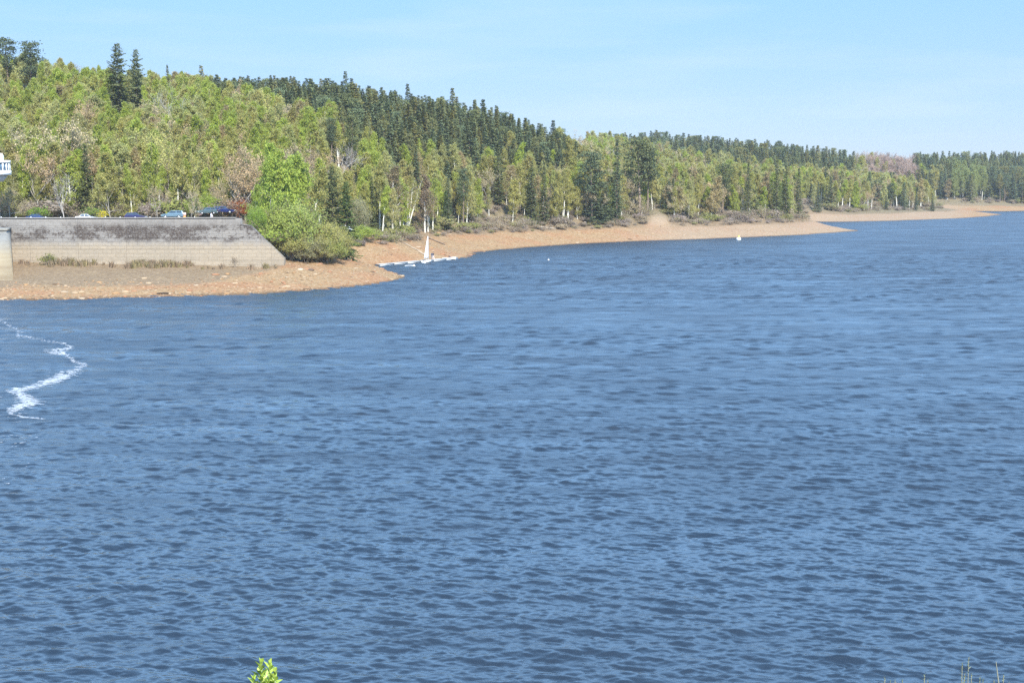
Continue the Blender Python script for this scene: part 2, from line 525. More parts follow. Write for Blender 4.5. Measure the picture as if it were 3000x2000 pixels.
us_land = np.concatenate([np.linspace(-3.2, -0.46, 60)[:-1], np.linspace(-0.46, 0.46, 760), np.linspace(0.46, 2.4, 50)[1:]])
ys_land = np.concatenate([spaced([(150, 215, 4.0), (215, 300, 0.55), (300, 420, 0.9), (420, 620, 1.3), (620, 1000, 2.2), (1000, 1300, 6)]), [1300.0, 1320.0]])
land = tag(grid_mesh('ground', us_land, ys_land, land_z, M['land']), kind='structure')

# ------------------------------------------------------------------ the lake
WR = np.random.default_rng(7)
NW = 110
w_lam = np.concatenate([np.geomspace(0.18, 0.52, 46), np.geomspace(0.52, 4.2, 64)]) * WR.uniform(0.94, 1.06, NW)
w_dir = math.radians(-97) + WR.normal(0, 0.45, NW)
w_amp = np.where(w_lam < 0.52, 0.031 * w_lam / 6.283, 0.044 * 0.95 / 6.283 * (w_lam / 0.95) ** np.where(w_lam < 0.95, 1.0, 0.3))
w_ph = WR.uniform(0, 2 * math.pi, NW)
w_kx, w_ky = 2 * math.pi / w_lam * np.cos(w_dir), 2 * math.pi / w_lam * np.sin(w_dir)

def gust(X, Y):
    g = fbm(np.asarray(X) * 0.45 + 0.15 * np.asarray(Y), Y, 34, 60, 3)
    return 0.75 + 0.55 * g

def wave(X, Y, spacing=0.1):
    X = np.asarray(X, np.float32); Y = np.asarray(Y, np.float32)
    sp = np.asarray(spacing, np.float32)
    z = np.zeros(X.shape, np.float32)
    for i in range(NW):
        wgt = np.clip((w_lam[i] / (sp + 1e-6) - 2.2) / 2.0, 0, 1)
        if not np.any(wgt > 0): continue
        if w_lam[i] > 1.4: wgt = wgt * (0.85 + 1.0 * np.clip((Y - 90) / 190, 0, 1))
        z += (w_amp[i] * wgt) * np.sin(np.float32(w_kx[i]) * X + np.float32(w_ky[i]) * Y + np.float32(w_ph[i]))
    z *= gust(X, Y)
    return z + 1.6 * np.clip(z, -0.2, 0.3) * np.abs(np.clip(z, -0.2, 0.3))

m, t, b = new_mat('lake_water')
pos = position(t)
r1 = noise(t, 1.6, 3, 0.5, position(t, (0.55, 1, 1)), 0.4)
L(t, mixc(t, noise(t, 0.03, 3, 0.5, pos), (0.010, 0.019, 0.032), (0.018, 0.025, 0.034)), b.inputs['Base Color'])
lanes = math_(t, 'MULTIPLY_ADD', noise(t, 1.0, 4, 0.6, position(t, (0.12, 0.7, 1))), 0.5, math_(t, 'MULTIPLY', noise(t, 1.0, 4, 0.6, position(t, (0.03, 0.16, 1))), 0.5))
L(t, math_(t, 'MULTIPLY', attr(t, 'choppiness').outputs['Fac'], math_(t, 'MULTIPLY_ADD', lanes, 3.0, -0.5, clamp=False)), b.inputs['Roughness'])
b.inputs['IOR'].default_value = 1.5
bump(t, r1, 0.25, 0.22, b)
M['water'] = m

us_w = np.concatenate([np.linspace(-3.0, -0.46, 40)[:-1], np.linspace(-0.46, 0.46, 1500), np.linspace(0.46, 3.0, 40)[1:]])
ys_w = list(np.arange(14, 50, 1.0)); r_ = 50.0
while r_ < 1250:
    ys_w.append(r_)
    r_ += min(max(0.065, r_ * r_ / 27300.0 * 0.36), 0.5 if r_ < 330 else 0.5 + (r_ - 330) * 0.006)
ys_w = np.array(ys_w)
def lake_z(X, Y):
    dy = np.gradient(ys_w)[:, None] * np.ones_like(X)
    dx = np.abs(np.gradient(us_w))[None, :] * Y
    sp = np.maximum(dy, dx)
    # slopes too fine for the sheet become gloss: rms slope of the waves left out
    slope2 = sum(0.5 * (w_amp[i] * 2 * math.pi / w_lam[i]) ** 2 * (1 - np.clip((w_lam[i] / sp - 2.2) / 2.0, 0, 1)) for i in range(NW))
    alpha = np.sqrt(2 * (slope2 * gust(X, Y) ** 2 + 0.0002))
    return wave(X, Y, sp), dict(choppiness=np.clip(0.72 * np.sqrt(alpha), 0.04, 0.36) * (1 + 0.35 * np.clip((Y - 160) / 250, 0, 1)))
lake = tag(grid_mesh('lake', us_w, ys_w, lake_z, M['water']), kind='structure')

# grassy bank under the viewpoint
m, t, b = new_mat('bank_grass')
n2 = noise(t, 2.5, 6, 0.7, position(t))
L(t, ramp(t, n2, [(0.3, (0.05, 0.07, 0.02)), (0.55, (0.12, 0.13, 0.05)), (0.75, (0.22, 0.19, 0.1))]), b.inputs['Base Color'])
b.inputs['Roughness'].default_value = 0.95
bump(t, n2, 0.6, 0.2, b)
M['bank'] = m
bm_ = MB()
xs = np.linspace(-160, 160, 161); ys = np.concatenate([np.linspace(-40, 1.5, 12), np.linspace(2, 34, 60)])
X, Y = np.meshgrid(xs, ys)
def bank_z(X, Y):
    return np.where(np.asarray(Y) < 1.5, 17.55, 17.55 - 0.66 * (np.asarray(Y) - 1.5)) + 0.25 * (vnoise(X, Y, 2.2, 77) - 0.5)
Z = bank_z(X, Y)
nr, nc = X.shape
i = np.arange(nr - 1)[:, None] * nc; j = np.arange(nc - 1)[None, :]
bm_.add(np.stack([X, Y, Z], -1).reshape(-1, 3), np.stack([i + j, i + j + 1, i + nc + j + 1, i + nc + j], -1).reshape(-1, 4))
tag(bm_.obj('bank', M['bank'], smooth_=True), kind='structure')
#@@END_LAND
#@@BUILT
# ------------------------------------------------------------------ retaining wall, pier, tower
m, t, b = new_mat('weathered_masonry')
pos = position(t)
sz = N(t, 'ShaderNodeSeparateXYZ'); L(t, pos, sz.inputs[0])
n_big = noise(t, 0.22, 5, 0.65, position(t, (1, 1, 1.6)))
n_mid = noise(t, 2.3, 8, 0.85, position(t, (0.8, 1, 1.5)))
n_streak = noise(t, 0.9, 4, 0.7, position(t, (1, 1, 0.12)))
lower = ramp(t, n_mid, [(0.3, (0.239, 0.201, 0.147)), (0.55, (0.316, 0.265, 0.199)), (0.75, (0.391, 0.331, 0.242))])
upper = ramp(t, n_mid, [(0.3, (0.147, 0.136, 0.122)), (0.5, (0.244, 0.229, 0.210)), (0.72, (0.319, 0.304, 0.272))])
hz = math_(t, 'ADD', sz.outputs[2], math_(t, 'MULTIPLY_ADD', n_streak, 1.6, -0.8))
f_up = math_(t, 'MULTIPLY_ADD', hz, 0.7, -4.55, clamp=True)
c = mixc(t, f_up, lower, upper)
# dark lichen and algae crust on the courses above the old water line
band = ramp(t, math_(t, 'DIVIDE', hz, 12.0), [(0.61, (0, 0, 0)), (0.67, (1, 1, 1)), (0.86, (1, 1, 1)), (0.95, (0.12, 0.12, 0.12))])
crust0 = math_(t, 'MULTIPLY', ramp(t, math_(t, 'ADD', math_(t, 'MULTIPLY', n_big, 0.45), math_(t, 'MULTIPLY', n_mid, 0.66)), [(0.525, (0, 0, 0)), (0.565, (1, 1, 1))]), band)
n_fine = noise(t, 5.5, 4, 0.8, position(t, (1.4, 1, 0.8)))
crust = math_(t, 'MULTIPLY', crust0, ramp(t, n_fine, [(0.36, (0.2, 0.2, 0.2)), (0.5, (1, 1, 1))]))
c = mixc(t, math_(t, 'MULTIPLY', crust, 0.95), c, mixc(t, n_streak, (0.035, 0.028, 0.024), (0.075, 0.055, 0.044)))
# stone courses
br = N(t, 'ShaderNodeTexBrick')
mp2 = N(t, 'ShaderNodeMapping'); mp2.inputs['Rotation'].default_value = (math.pi / 2, 0, 0)
L(t, pos, mp2.inputs[0]); L(t, mp2.outputs[0], br.inputs['Vector'])
br.inputs['Scale'].default_value = 1.0; br.inputs['Brick Width'].default_value = 1.7; br.inputs['Row Height'].default_value = 0.75
br.inputs['Mortar Size'].default_value = 0.045; br.inputs['Mortar Smooth'].default_value = 0.4
br.inputs['Color1'].default_value = (0.85, 0.85, 0.85, 1); br.inputs['Color2'].default_value = (1.08, 1.06, 1.02, 1); br.inputs['Mortar'].default_value = (0.66, 0.64, 0.62, 1)
c = mixc(t, 0.25, c, br.outputs['Color'], 'MULTIPLY')
b2 = N(t, 'ShaderNodeTexBrick'); L(t, mp2.outputs[0], b2.inputs['Vector']); b2.offset = 0.0
b2.inputs['Scale'].default_value = 1.0; b2.inputs['Brick Width'].default_value = 9.3; b2.inputs['Row Height'].default_value = 2.05
b2.inputs['Mortar Size'].default_value = 0.05; b2.inputs['Mortar Smooth'].default_value = 0.6
b2.inputs['Color1'].default_value = (0.9, 0.9, 0.9, 1); b2.inputs['Color2'].default_value = (1.06, 1.05, 1.03, 1); b2.inputs['Mortar'].default_value = (0.4, 0.38, 0.36, 1)
c = mixc(t, 0.6, c, b2.outputs['Color'], 'MULTIPLY')
L(t, c, b.inputs['Base Color']); b.inputs['Roughness'].default_value = 0.9; b.inputs['Specular IOR Level'].default_value = 0.15
bump(t, math_(t, 'ADD', n_mid, math_(t, 'MULTIPLY', br.outputs['Fac'], -0.6)), 0.6, 0.15, b)
M['masonry'] = m

m, t, b = new_mat('pale_pier_stone')
pos = position(t); sz = N(t, 'ShaderNodeSeparateXYZ'); L(t, pos, sz.inputs[0])
n_mid = noise(t, 1.1, 6, 0.7, position(t, (1, 1, 0.5)))
n_lay = noise(t, 0.7, 3, 0.6, position(t, (0.1, 0.1, 2.2)))
low = ramp(t, n_lay, [(0.35, (0.235, 0.18, 0.11)), (0.6, (0.30, 0.245, 0.155))])
up = ramp(t, n_mid, [(0.3, (0.18, 0.172, 0.152)), (0.6, (0.25, 0.24, 0.21))])
L(t, mixc(t, math_(t, 'MULTIPLY_ADD', sz.outputs[2], 0.35, -2.0, clamp=True), low, up), b.inputs['Base Color'])
b.inputs['Roughness'].default_value = 0.9
bump(t, n_mid, 0.4, 0.1, b)
M['pier'] = m
M['grey_stone'] = plain('grey_coping_stone', (0.36, 0.345, 0.32), 0.9, 0.25, 1.5)
M['white'] = plain('white_paint', (0.8, 0.8, 0.78), 0.45, 0.04, 2)
M['white_dirty'] = plain('weathered_white', (0.5, 0.5, 0.48), 0.6, 0.12, 2)
M['glass'] = plain('window_glass', (0.03, 0.045, 0.06), 0.06, 0.1, 2)
M['blue_glass'] = plain('cabin_glass', (0.07, 0.13, 0.2), 0.08, 0.1, 2)
M['dark'] = plain('dark_opening', (0.015, 0.015, 0.015), 0.9, 0.1, 2)
M['steel'] = plain('galvanised_steel', (0.45, 0.46, 0.47), 0.45, 0.1, 6, 0.4)
M['rubber'] = plain('tyre_rubber', (0.02, 0.02, 0.02), 0.85, 0.1, 8)
M['lamp_glass'] = plain('lamp_glass', (0.75, 0.75, 0.72), 0.15, 0.05, 5)
M['red_glass'] = plain('red_lamp_glass', (0.4, 0.02, 0.02), 0.2, 0.05, 5)

wall = thing('retaining_wall', 'long grey retaining wall with dark lichen bands, sloping down to the shore at one end', 'wall')
mb = MB()
def wx_(px, py, Y=WALL_Y): 
    q = at(px, py, Y); return (q[0], q[2])
outline = [wx_(-900, 642), wx_(-400, 642), wx_(0, 642), wx_(350, 641), wx_(690, 640), wx_(704, 640), wx_(705, 659), wx_(735, 663), wx_(766, 693), wx_(800, 726), wx_(832, 757)]
xe = outline[-1][0]
outline += [(xe, 1.0), (outline[0][0], 1.0)]
mb.prism(outline, WALL_Y, WALL_Y + 1.9)
mb.obj('masonry', M['masonry'], wall)
mb = MB()
# coping along the crown and down the raking end
x0, zt = outline[0]
x1_, z1_ = outline[4]
mb.add([(x0, WALL_Y - 0.14, zt + 0.003), (x1_, WALL_Y - 0.14, z1_ + 0.003), (x1_, WALL_Y + 2.0, z1_ + 0.003), (x0, WALL_Y + 2.0, zt + 0.003),
        (x0, WALL_Y - 0.14, zt + 0.2), (x1_, WALL_Y - 0.14, z1_ + 0.2), (x1_, WALL_Y + 2.0, z1_ + 0.2), (x0, WALL_Y + 2.0, zt + 0.2)],
       [[0, 3, 2, 1], [4, 5, 6, 7], [0, 1, 5, 4], [1, 2, 6, 5], [2, 3, 7, 6], [3, 0, 4, 7]])
mb.obj('coping', M['masonry'], wall)
mb = MB()
for (xa, za), (xb, zb) in zip(outline[6:7], outline[7:8]):
    mb.add([(xa, WALL_Y - 0.1, za), (xb, WALL_Y - 0.1, zb), (xb, WALL_Y + 2.0, zb), (xa, WALL_Y + 2.0, za),
            (xa, WALL_Y - 0.1, za + 0.12), (xb, WALL_Y - 0.1, zb + 0.12), (xb, WALL_Y + 2.0, zb + 0.12), (xa, WALL_Y + 2.0, za + 0.12)],
           [[0, 3, 2, 1], [4, 5, 6, 7], [0, 1, 5, 4], [1, 2, 6, 5], [2, 3, 7, 6], [3, 0, 4, 7]])
mb.obj('step_coping', M['masonry'], wall)

pier = thing('stone_pier', 'pale yellowish stone pier standing out from the retaining wall above the beach', 'pier')
a_ = at(37, 700, 249); xr = a_[0]; zt = at(30, 674, 249)[2]
mb = MB()
xt = at(25, 700, 272)[0]
zt = at(20, 676, 268)[2]
xf = at(24, 690, 268)[0]
mb.add([(xr - 9, 247, -0.5), (xr + 0.6, 247, -0.5), (xt - 0.3, 274.9, -0.5), (xt - 12, 274.9, -0.5),
        (xf - 10, 267, zt), (xf, 267, zt), (xt - 0.6, 274.9, zt), (xt - 12, 274.9, zt)],
       [[0, 3, 2, 1], [4, 5, 6, 7], [0, 1, 5, 4], [1, 2, 6, 5], [2, 3, 7, 6], [3, 0, 4, 7]])
mb.obj('shaft', M['pier'], pier)
mb = MB()
mb.add([(xf - 10, 266.7, zt + 0.003), (xf + 0.2, 266.7, zt + 0.003), (xt - 0.4, 274.9, zt + 0.003), (xt - 12, 274.9, zt + 0.003),
        (xf - 10, 266.7, zt + 0.42), (xf + 0.2, 266.7, zt + 0.42), (xt - 0.4, 274.9, zt + 0.42), (xt - 12, 274.9, zt + 0.42)],
       [[0, 3, 2, 1], [4, 5, 6, 7], [0, 1, 5, 4], [1, 2, 6, 5], [2, 3, 7, 6], [3, 0, 4, 7]])
mb.obj('cap_slab', M['pier'], pier)
o_ = at(3, 688, 266)
mb = MB(); mb.box((o_[0] - 0.5, 266.5, o_[2] - 0.3), (1.0, 1.6, 0.9)); mb.obj('opening', M['dark'], pier)

# white gauge tower
tb = at(-27, 600, 289)
tower = thing('observation_tower', 'white round cabin with a domed roof and a band of windows on a slim stem', 'tower', (tb[0], 289, 11.2))
zf, zw0, zw1, zr, zd = [at(0, q, 289)[2] - 11.2 for q in (513, 500, 478, 470, 445)]
kx = 289 / FPX
R = 60 * kx
def octo(r0, z0, r1, z1, mat_, name, par, seg=12, cap=True):
    q = MB(); q.lathe([(0.001, z0), (r0, z0), (r1, z1), (0.001, z1)] if cap else [(r0, z0), (r1, z1)], seg)
    return q.obj(name, mat_, par)
octo(1.75, -0.3, 1.6, zf - 1.3, M['white_dirty'], 'stem', tower, 20)
octo(R * 0.62, zf - 1.35, R * 0.86, zf - 0.005, M['white_dirty'], 'corbel', tower, 24)
octo(R * 1.01, zf, R * 1.01, zw0, M['white'], 'parapet', tower, 24)
octo(R * 0.93, zw0 + 0.005, R * 0.93, zw1 - 0.005, M['blue_glass'], 'window_band', tower, 24)
for k in range(24):
    a = k * 2 * math.pi / 24
    q = MB(); q.box((R * 0.95 * math.cos(a), R * 0.95 * math.sin(a), (zw0 + zw1) / 2), (0.2, 0.26 if k % 3 else 0.5, zw1 - zw0 - 0.012), rz=a)
    q.obj('mullion', M['white'], tower)
octo(R * 0.99, zw1, R * 0.99, zr, M['white'], 'roof_rim', tower, 24)
q = MB(); dr = 41 * kx
q.lathe([(dr, zr + 0.004), (dr, zr + (zd - zr) * 0.55), (dr * 0.9, zr + (zd - zr) * 0.78), (dr * 0.62, zr + (zd - zr) * 0.94), (dr * 0.3, zd), (0.001, zd + 0.05)], 24)
q.obj('dome', M['white'], tower, smooth_=True)

# guard rail on the wall
gr = thing('guard_rail', 'low grey steel guard rail on white posts along the top of the retaining wall', 'railing', (0, 278.2, 11.2))
x_l, x_r = at(-260, 640, 278)[0], at(600, 640, 278)[0]
q = MB(); q.tube([(x_l, 0, 0.78), (x_r, 0, 0.78)], 0.07, 6); q.obj('rail', M['steel'], gr)
for xx in np.arange(x_l, x_r, 2.9):
    q = MB(); q.box((xx, 0.11, 0.52), (0.16, 0.1, 1.05)); q.obj('post', M['white'], gr)

# ------------------------------------------------------------------ cars
def paint(name, col, flake=0.3):
    m, t, b = new_mat(name)
    L(t, mixc(t, noise(t, 1.2, 3, 0.5, objcoord(t)), tuple(q * 0.9 for q in col), tuple(min(1, q * 1.1) for q in col)), b.inputs['Base Color'])
    b.inputs['Roughness'].default_value = 0.3; b.inputs['Metallic'].default_value = flake
    b.inputs['Coat Weight'].default_value = 0.6; b.inputs['Coat Roughness'].default_value = 0.08
    return m

STYLES = {  # lower body outline (x, z), then cabin: base x0, roof x1..x2, base x3, roof height
    'hatchback': ([(-2.05, 0.32), (-2.12, 0.62), (-2.02, 0.95), (0.75, 0.93), (1.75, 0.80), (2.08, 0.62), (2.08, 0.32)], (-2.0, -1.55, 0.15, 0.98, 1.45)),
    'saloon': ([(-2.2, 0.32), (-2.25, 0.65), (-2.15, 0.95), (-1.45, 0.98), (0.85, 0.92), (1.95, 0.78), (2.25, 0.6), (2.25, 0.32)], (-1.62, -0.95, 0.12, 1.02, 1.42)),
    'estate': ([(-2.25, 0.32), (-2.3, 0.65), (-2.22, 0.98), (0.85, 0.94), (1.95, 0.82), (2.25, 0.62), (2.25, 0.32)], (-2.2, -1.95, 0.25, 1.08, 1.5)),
    'van': ([(-2.4, 0.36), (-2.42, 0.8), (-2.38, 1.15), (1.45, 1.12), (2.2, 0.95), (2.42, 0.7), (2.42, 0.36)], (-2.36, -2.25, 0.95, 1.62, 1.95)),
}
def car(label, style, col, loc, rz=0.0, name='parked_car', cat='car', group='cars parked behind the retaining wall'):
    low, (c0, r0, r1, c1, hr) = STYLES[style]
    root = thing(name, label, cat, loc, rz, group)
    bt = bmesh.new()
    n = len(low)
    W = 0.87
    L_ = [bt.verts.new((x, -W * (0.97 if z < 0.5 else 1.0), z)) for x, z in low]
    R_ = [bt.verts.new((x, W * (0.97 if z < 0.5 else 1.0), z)) for x, z in low]
    for i in range(n):
        bt.faces.new((L_[i], L_[(i + 1) % n], R_[(i + 1) % n], R_[i]))
    bt.faces.new(L_[::-1]); bt.faces.new(R_)
    zb = 0.9
    wb, wr = 0.80, 0.60
    def beltz(x):
        xs_ = [p[0] for p in low[2:-1]]; zs_ = [p[1] for p in low[2:-1]]
        return float(np.interp(x, xs_, zs_)) - 0.03
    cv = {}
    for s in (-1, 1):
        for k, (x, z, w) in enumerate(((c0, beltz(c0), wb), (r0, hr, wr), (r1, hr, wr), (c1, beltz(c1), wb))):
            cv[s, k] = bt.verts.new((x, s * w, z))
    for k in range(3):
        bt.faces.new((cv[-1, k], cv[-1, k + 1], cv[1, k + 1], cv[1, k]))
    bt.faces.new([cv[-1, k] for k in (3, 2, 1, 0)]); bt.faces.new([cv[1, k] for k in (0, 1, 2, 3)])
    bmesh.ops.recalc_face_normals(bt, faces=bt.faces)
    bmesh.ops.bevel(bt, geom=[e for e in bt.edges], offset=0.045, segments=2, profile=0.6, affect='EDGES')
    me = bpy.data.meshes.new('body'); bt.to_mesh(me); bt.free()
    me.materials.append(paint('paint_' + label.split()[0] + '_' + style, col))
    body = bpy.data.objects.new('body', me); COL.objects.link(body); body.parent = root
    # side windows and screens, set a little proud of the shell
    def lerp3(a, b_, f): return tuple(a[i] + (b_[i] - a[i]) * f for i in range(3))
    for s in (-1, 1):
        A, B_, C_, D_ = [(x, s * w, z) for x, z, w in ((c0, beltz(c0), wb), (r0, hr, wr), (r1, hr, wr), (c1, beltz(c1), wb))]
        xm = (r0 + r1) / 2 + 0.05
        def on(x, f):   # point on the cabin side: f up from belt to roof
            z = beltz(x) + (hr - beltz(x)) * f
            return (x, s * (wb + (wr - wb) * f + 0.014), z)
        def slope(f, front):
            return (c1 + (r1 - c1) * f - 0.10 if front else c0 + (r0 - c0) * f + 0.10)
        for front in (False, True):
            lo, hi = 0.2, 0.86
            if front: quad = [on(xm + 0.05, lo), on(slope(lo, True) - 0.06, lo), on(slope(hi, True) - 0.02, hi), on(xm + 0.05, hi)]
            else: quad = [on(slope(lo, False) + 0.08, lo), on(xm - 0.05, lo), on(xm - 0.05, hi), on(slope(hi, False) + 0.04, hi)]
            q = MB(); q.add(quad, [[0, 1, 2, 3]]); q.obj('side_window', M['glass'], body)
    for nm, (xa, xb) in (('windscreen', (c1, r1)), ('rear_window', (c0, r0))):
        d = 0.02 if nm == 'windscreen' else -0.02
        za = beltz(xa)
        lo, hi = 0.14, 0.88
        pts = []
        for f, sg in ((lo, -1), (lo, 1), (hi, 1), (hi, -1)):
            pts.append((xa + (xb - xa) * f + d, sg * ((wb + (wr - wb) * f) - 0.09), za + (hr - za) * f + 0.012))
        q = MB(); q.add(pts, [[0, 1, 2, 3]]); q.obj(nm, M['glass'], body)
    xw = low[-1][0]
    for sx in (-1.32 if style != 'van' else -1.5, 1.32 if style != 'van' else 1.5):
        for s in (-1, 1):
            wv = MB(); v0 = 0.31
            ty = bpy.data.objects.new('wheel', None); COL.objects.link(ty); ty.parent = root; ty.location = (sx, s * 0.80, v0)
            ty.rotation_euler = (math.pi / 2, 0, 0)
            q = MB(); q.lathe([(0.19, -0.1), (0.29, -0.1), (0.31, -0.06), (0.31, 0.06), (0.29, 0.1), (0.19, 0.1)], 18); q.obj('tyre', M['rubber'], ty)
            q = MB(); q.lathe([(0.001, -0.085), (0.19, -0.092), (0.19, 0.092), (0.001, 0.085)], 14); q.obj('rim', M['steel'], ty)
    zl = 0.66
    for s in (-1, 1):
        q = MB(); q.ell((low[-2][0] - 0.03, s * 0.62, zl - 0.02), (0.09, 0.16, 0.07)); q.obj('headlight', M['lamp_glass'], root)
        q = MB(); q.ell((low[1][0] + 0.03, s * 0.66, zl + 0.1), (0.08, 0.12, 0.11)); q.obj('tail_light', M['red_glass'], root)
    return root

def car_at(px, Y, z=None):
    X = at(px, 635, Y)[0]
    return (X, Y, float(ground(np.array([X]), np.array([Y]))[0]) if z is None else z)
car('dark blue saloon car, the nearest to the white tower', 'saloon', (0.02, 0.045, 0.16), car_at(111, 285), 0.0)
car('silver white saloon car near the yellow flowering bush', 'saloon', (0.66, 0.68, 0.7), car_at(256, 285), 0.0)
car('dark purplish blue hatchback beside a yellow flowering bush', 'hatchback', (0.035, 0.035, 0.11), car_at(398, 286, 11.45), 0.0)
car('light steel blue estate car between two slim pale trunks', 'estate', (0.15, 0.235, 0.29), car_at(507, 288, 11.75), math.pi)
car('grey green car showing its pale front beside the person in white', 'hatchback', (0.10, 0.15, 0.17), car_at(604, 293, 12.35), math.pi + 0.7)
car('navy blue estate car behind the dark picnic table', 'estate', (0.015, 0.025, 0.11), car_at(657, 296, 12.5), 0.0)
car('bright red hatchback half hidden by the bush at the car park end', 'hatchback', (0.5, 0.02, 0.03), car_at(697, 303, 13.55), 1.35)
vq = at(1008, 640, 352)
car('small white van half hidden under the trees beyond the wall end', 'van', (0.6, 0.65, 0.7), car_at(1008, 352), 0.25, name='parked_van', cat='van', group='vehicles in the shade')
car('pale lilac grey car with a white roof beyond the red hatchback', 'estate', (0.5, 0.48, 0.55), car_at(716, 309, 14.25), 0.5)

# ------------------------------------------------------------------ people
def skin_body(name, chains, mat, parent, levels=2):
    """one continuous surface grown over connected joints. chains: list of [(x, y, z, r), ...], the first is the root chain"""
    me = bpy.data.meshes.new(name)
    pts, rad, edges, idx = [], [], [], {}
    for ch in chains:
        prev = None
        for x, y, z, r in ch:
            key = (round(x, 4), round(y, 4), round(z, 4))
            if key not in idx:
                idx[key] = len(pts); pts.append((x, y, z)); rad.append(r)
            if prev is not None and prev != idx[key]: edges.append((prev, idx[key]))
            prev = idx[key]
    me.from_pydata(pts, edges, [])
    o = bpy.data.objects.new(name, me); COL.objects.link(o)
    sk = o.modifiers.new('skin', 'SKIN'); sk.use_smooth_shade = True
    for i, r in enumerate(rad): me.skin_vertices[0].data[i].radius = (r, r)
    me.skin_vertices[0].data[0].use_root = True
    sb = o.modifiers.new('sub', 'SUBSURF'); sb.levels = levels; sb.render_levels = levels
    me.materials.append(mat)
    o.parent = parent
    return o

M['skin'] = plain('skin', (0.5, 0.3, 0.22), 0.55, 0.06, 9)
M['hair'] = plain('brown_hair', (0.05, 0.03, 0.02), 0.7, 0.15, 20)
def cloth(name, col): return plain(name, col, 0.85, 0.12, 6)

def person(label, loc, rz, pose, top, legs, hair=True, group=None, long_top=False):
    """pose: joints in metres, facing -Y before turning"""
    root = thing('person', label, 'person', loc, rz, group)
    j = pose
    def ch(*ks): return [(*j[k][0], j[k][1]) for k in ks]
    chains = [ch('pelvis', 'waist', 'chest', 'neck', 'chin', 'head', 'crown')]
    for s in ('l', 'r'):
        chains.append(ch('pelvis', s + 'hip', s + 'knee', s + 'ankle', s + 'toe'))
        chains.append(ch('chest', s + 'shoulder', s + 'elbow', s + 'wrist', s + 'palm'))
        px_, py_, pz_ = j[s + 'palm'][0]; wx2, wy2, wz2 = j[s + 'wrist'][0]
        d = np.array([px_ - wx2, py_ - wy2, pz_ - wz2]); d /= np.linalg.norm(d) + 1e-9
        side = np.cross(d, (1, 0, 0.01)); side /= np.linalg.norm(side) + 1e-9
        for k in range(4):
            base = np.array([px_, py_, pz_]) + side * (k - 1.5) * 0.022
            tipv = base + d * (0.075 if k in (1, 2) else 0.06) + np.array([0, -0.02, 0])
            chains.append([(px_, py_, pz_, j[s + 'palm'][1]), (*(base + d * 0.03), 0.010), (*tipv, 0.008)])
        th = np.array([px_, py_, pz_]) - d * 0.03 - side * 0.045
        chains.append([(px_, py_, pz_, j[s + 'palm'][1]), (*th, 0.011), (*(th + d * 0.05), 0.009)])
    body = skin_body('body', chains, M['skin'], root)
    def grow(ks, g): return [(*j[k][0], j[k][1] + g) for k in ks]
    tp = [grow(['pelvis', 'waist', 'chest', 'neck'], 0.022)]
    tp[0][-1] = (*tp[0][-1][:3], 0.06)
    for s in ('l', 'r'):
        tp.append(grow(['chest', s + 'shoulder', s + 'elbow', s + 'wrist'], 0.014))
    if long_top:
        tp.append(grow(['pelvis', 'lknee'], 0.03)); tp.append(grow(['pelvis', 'rknee'], 0.03))
    skin_body('jacket', tp, top, root)
    lg = []
    for s in ('l', 'r'):
        lg.append(grow(['pelvis', s + 'hip', s + 'knee', s + 'ankle'], 0.014))
    skin_body('trousers', lg, legs, root)
    if hair:
        hx, hy, hz = j['head'][0]
        q = MB(); q.ell((hx, hy + 0.02, hz + 0.045), (0.088, 0.105, 0.10)); q.obj('hair', M['hair'], root, smooth_=True)
    return root

def standing(stride=0.0, bend=0.0, reach=0.0):
    p = {}
    def st(k, x, y, z, r): p[k] = ((x, y, z), r)
    b = bend
    st('pelvis', 0, 0, 0.95, 0.15); st('waist', 0, -0.10 * b, 1.10, 0.13); st('chest', 0, -0.30 * b, 1.32 - 0.08 * b, 0.155)
    st('neck', 0, -0.42 * b, 1.50 - 0.14 * b, 0.06); st('chin', 0, -0.47 * b - 0.02, 1.57 - 0.16 * b, 0.07)
    st('head', 0, -0.50 * b - 0.01, 1.65 - 0.18 * b, 0.095); st('crown', 0, -0.51 * b, 1.73 - 0.2 * b, 0.07)
    for s, sx in (('l', -1), ('r', 1)):
        k = stride * sx
        st(s + 'hip', 0.10 * sx, 0, 0.90, 0.10); st(s + 'knee', 0.11 * sx, -0.18 * k - 0.02, 0.50, 0.065)
        st(s + 'ankle', 0.11 * sx, -0.3 * k + 0.02, 0.09, 0.045); st(s + 'toe', 0.12 * sx, -0.3 * k - 0.15, 0.035, 0.035)
        st(s + 'shoulder', 0.20 * sx, -0.32 * b, 1.42 - 0.1 * b, 0.068)
        st(s + 'elbow', 0.26 * sx, -0.34 * b - 0.12 * reach + 0.12 * k, 1.14 - 0.02 * b, 0.045)
        st(s + 'wrist', 0.25 * sx, -0.40 * b - 0.38 * reach - 0.05, 0.92 + 0.16 * reach, 0.032)
        st(s + 'palm', 0.245 * sx, -0.42 * b - 0.46 * reach - 0.06, 0.84 + 0.22 * reach, 0.034)
    return p

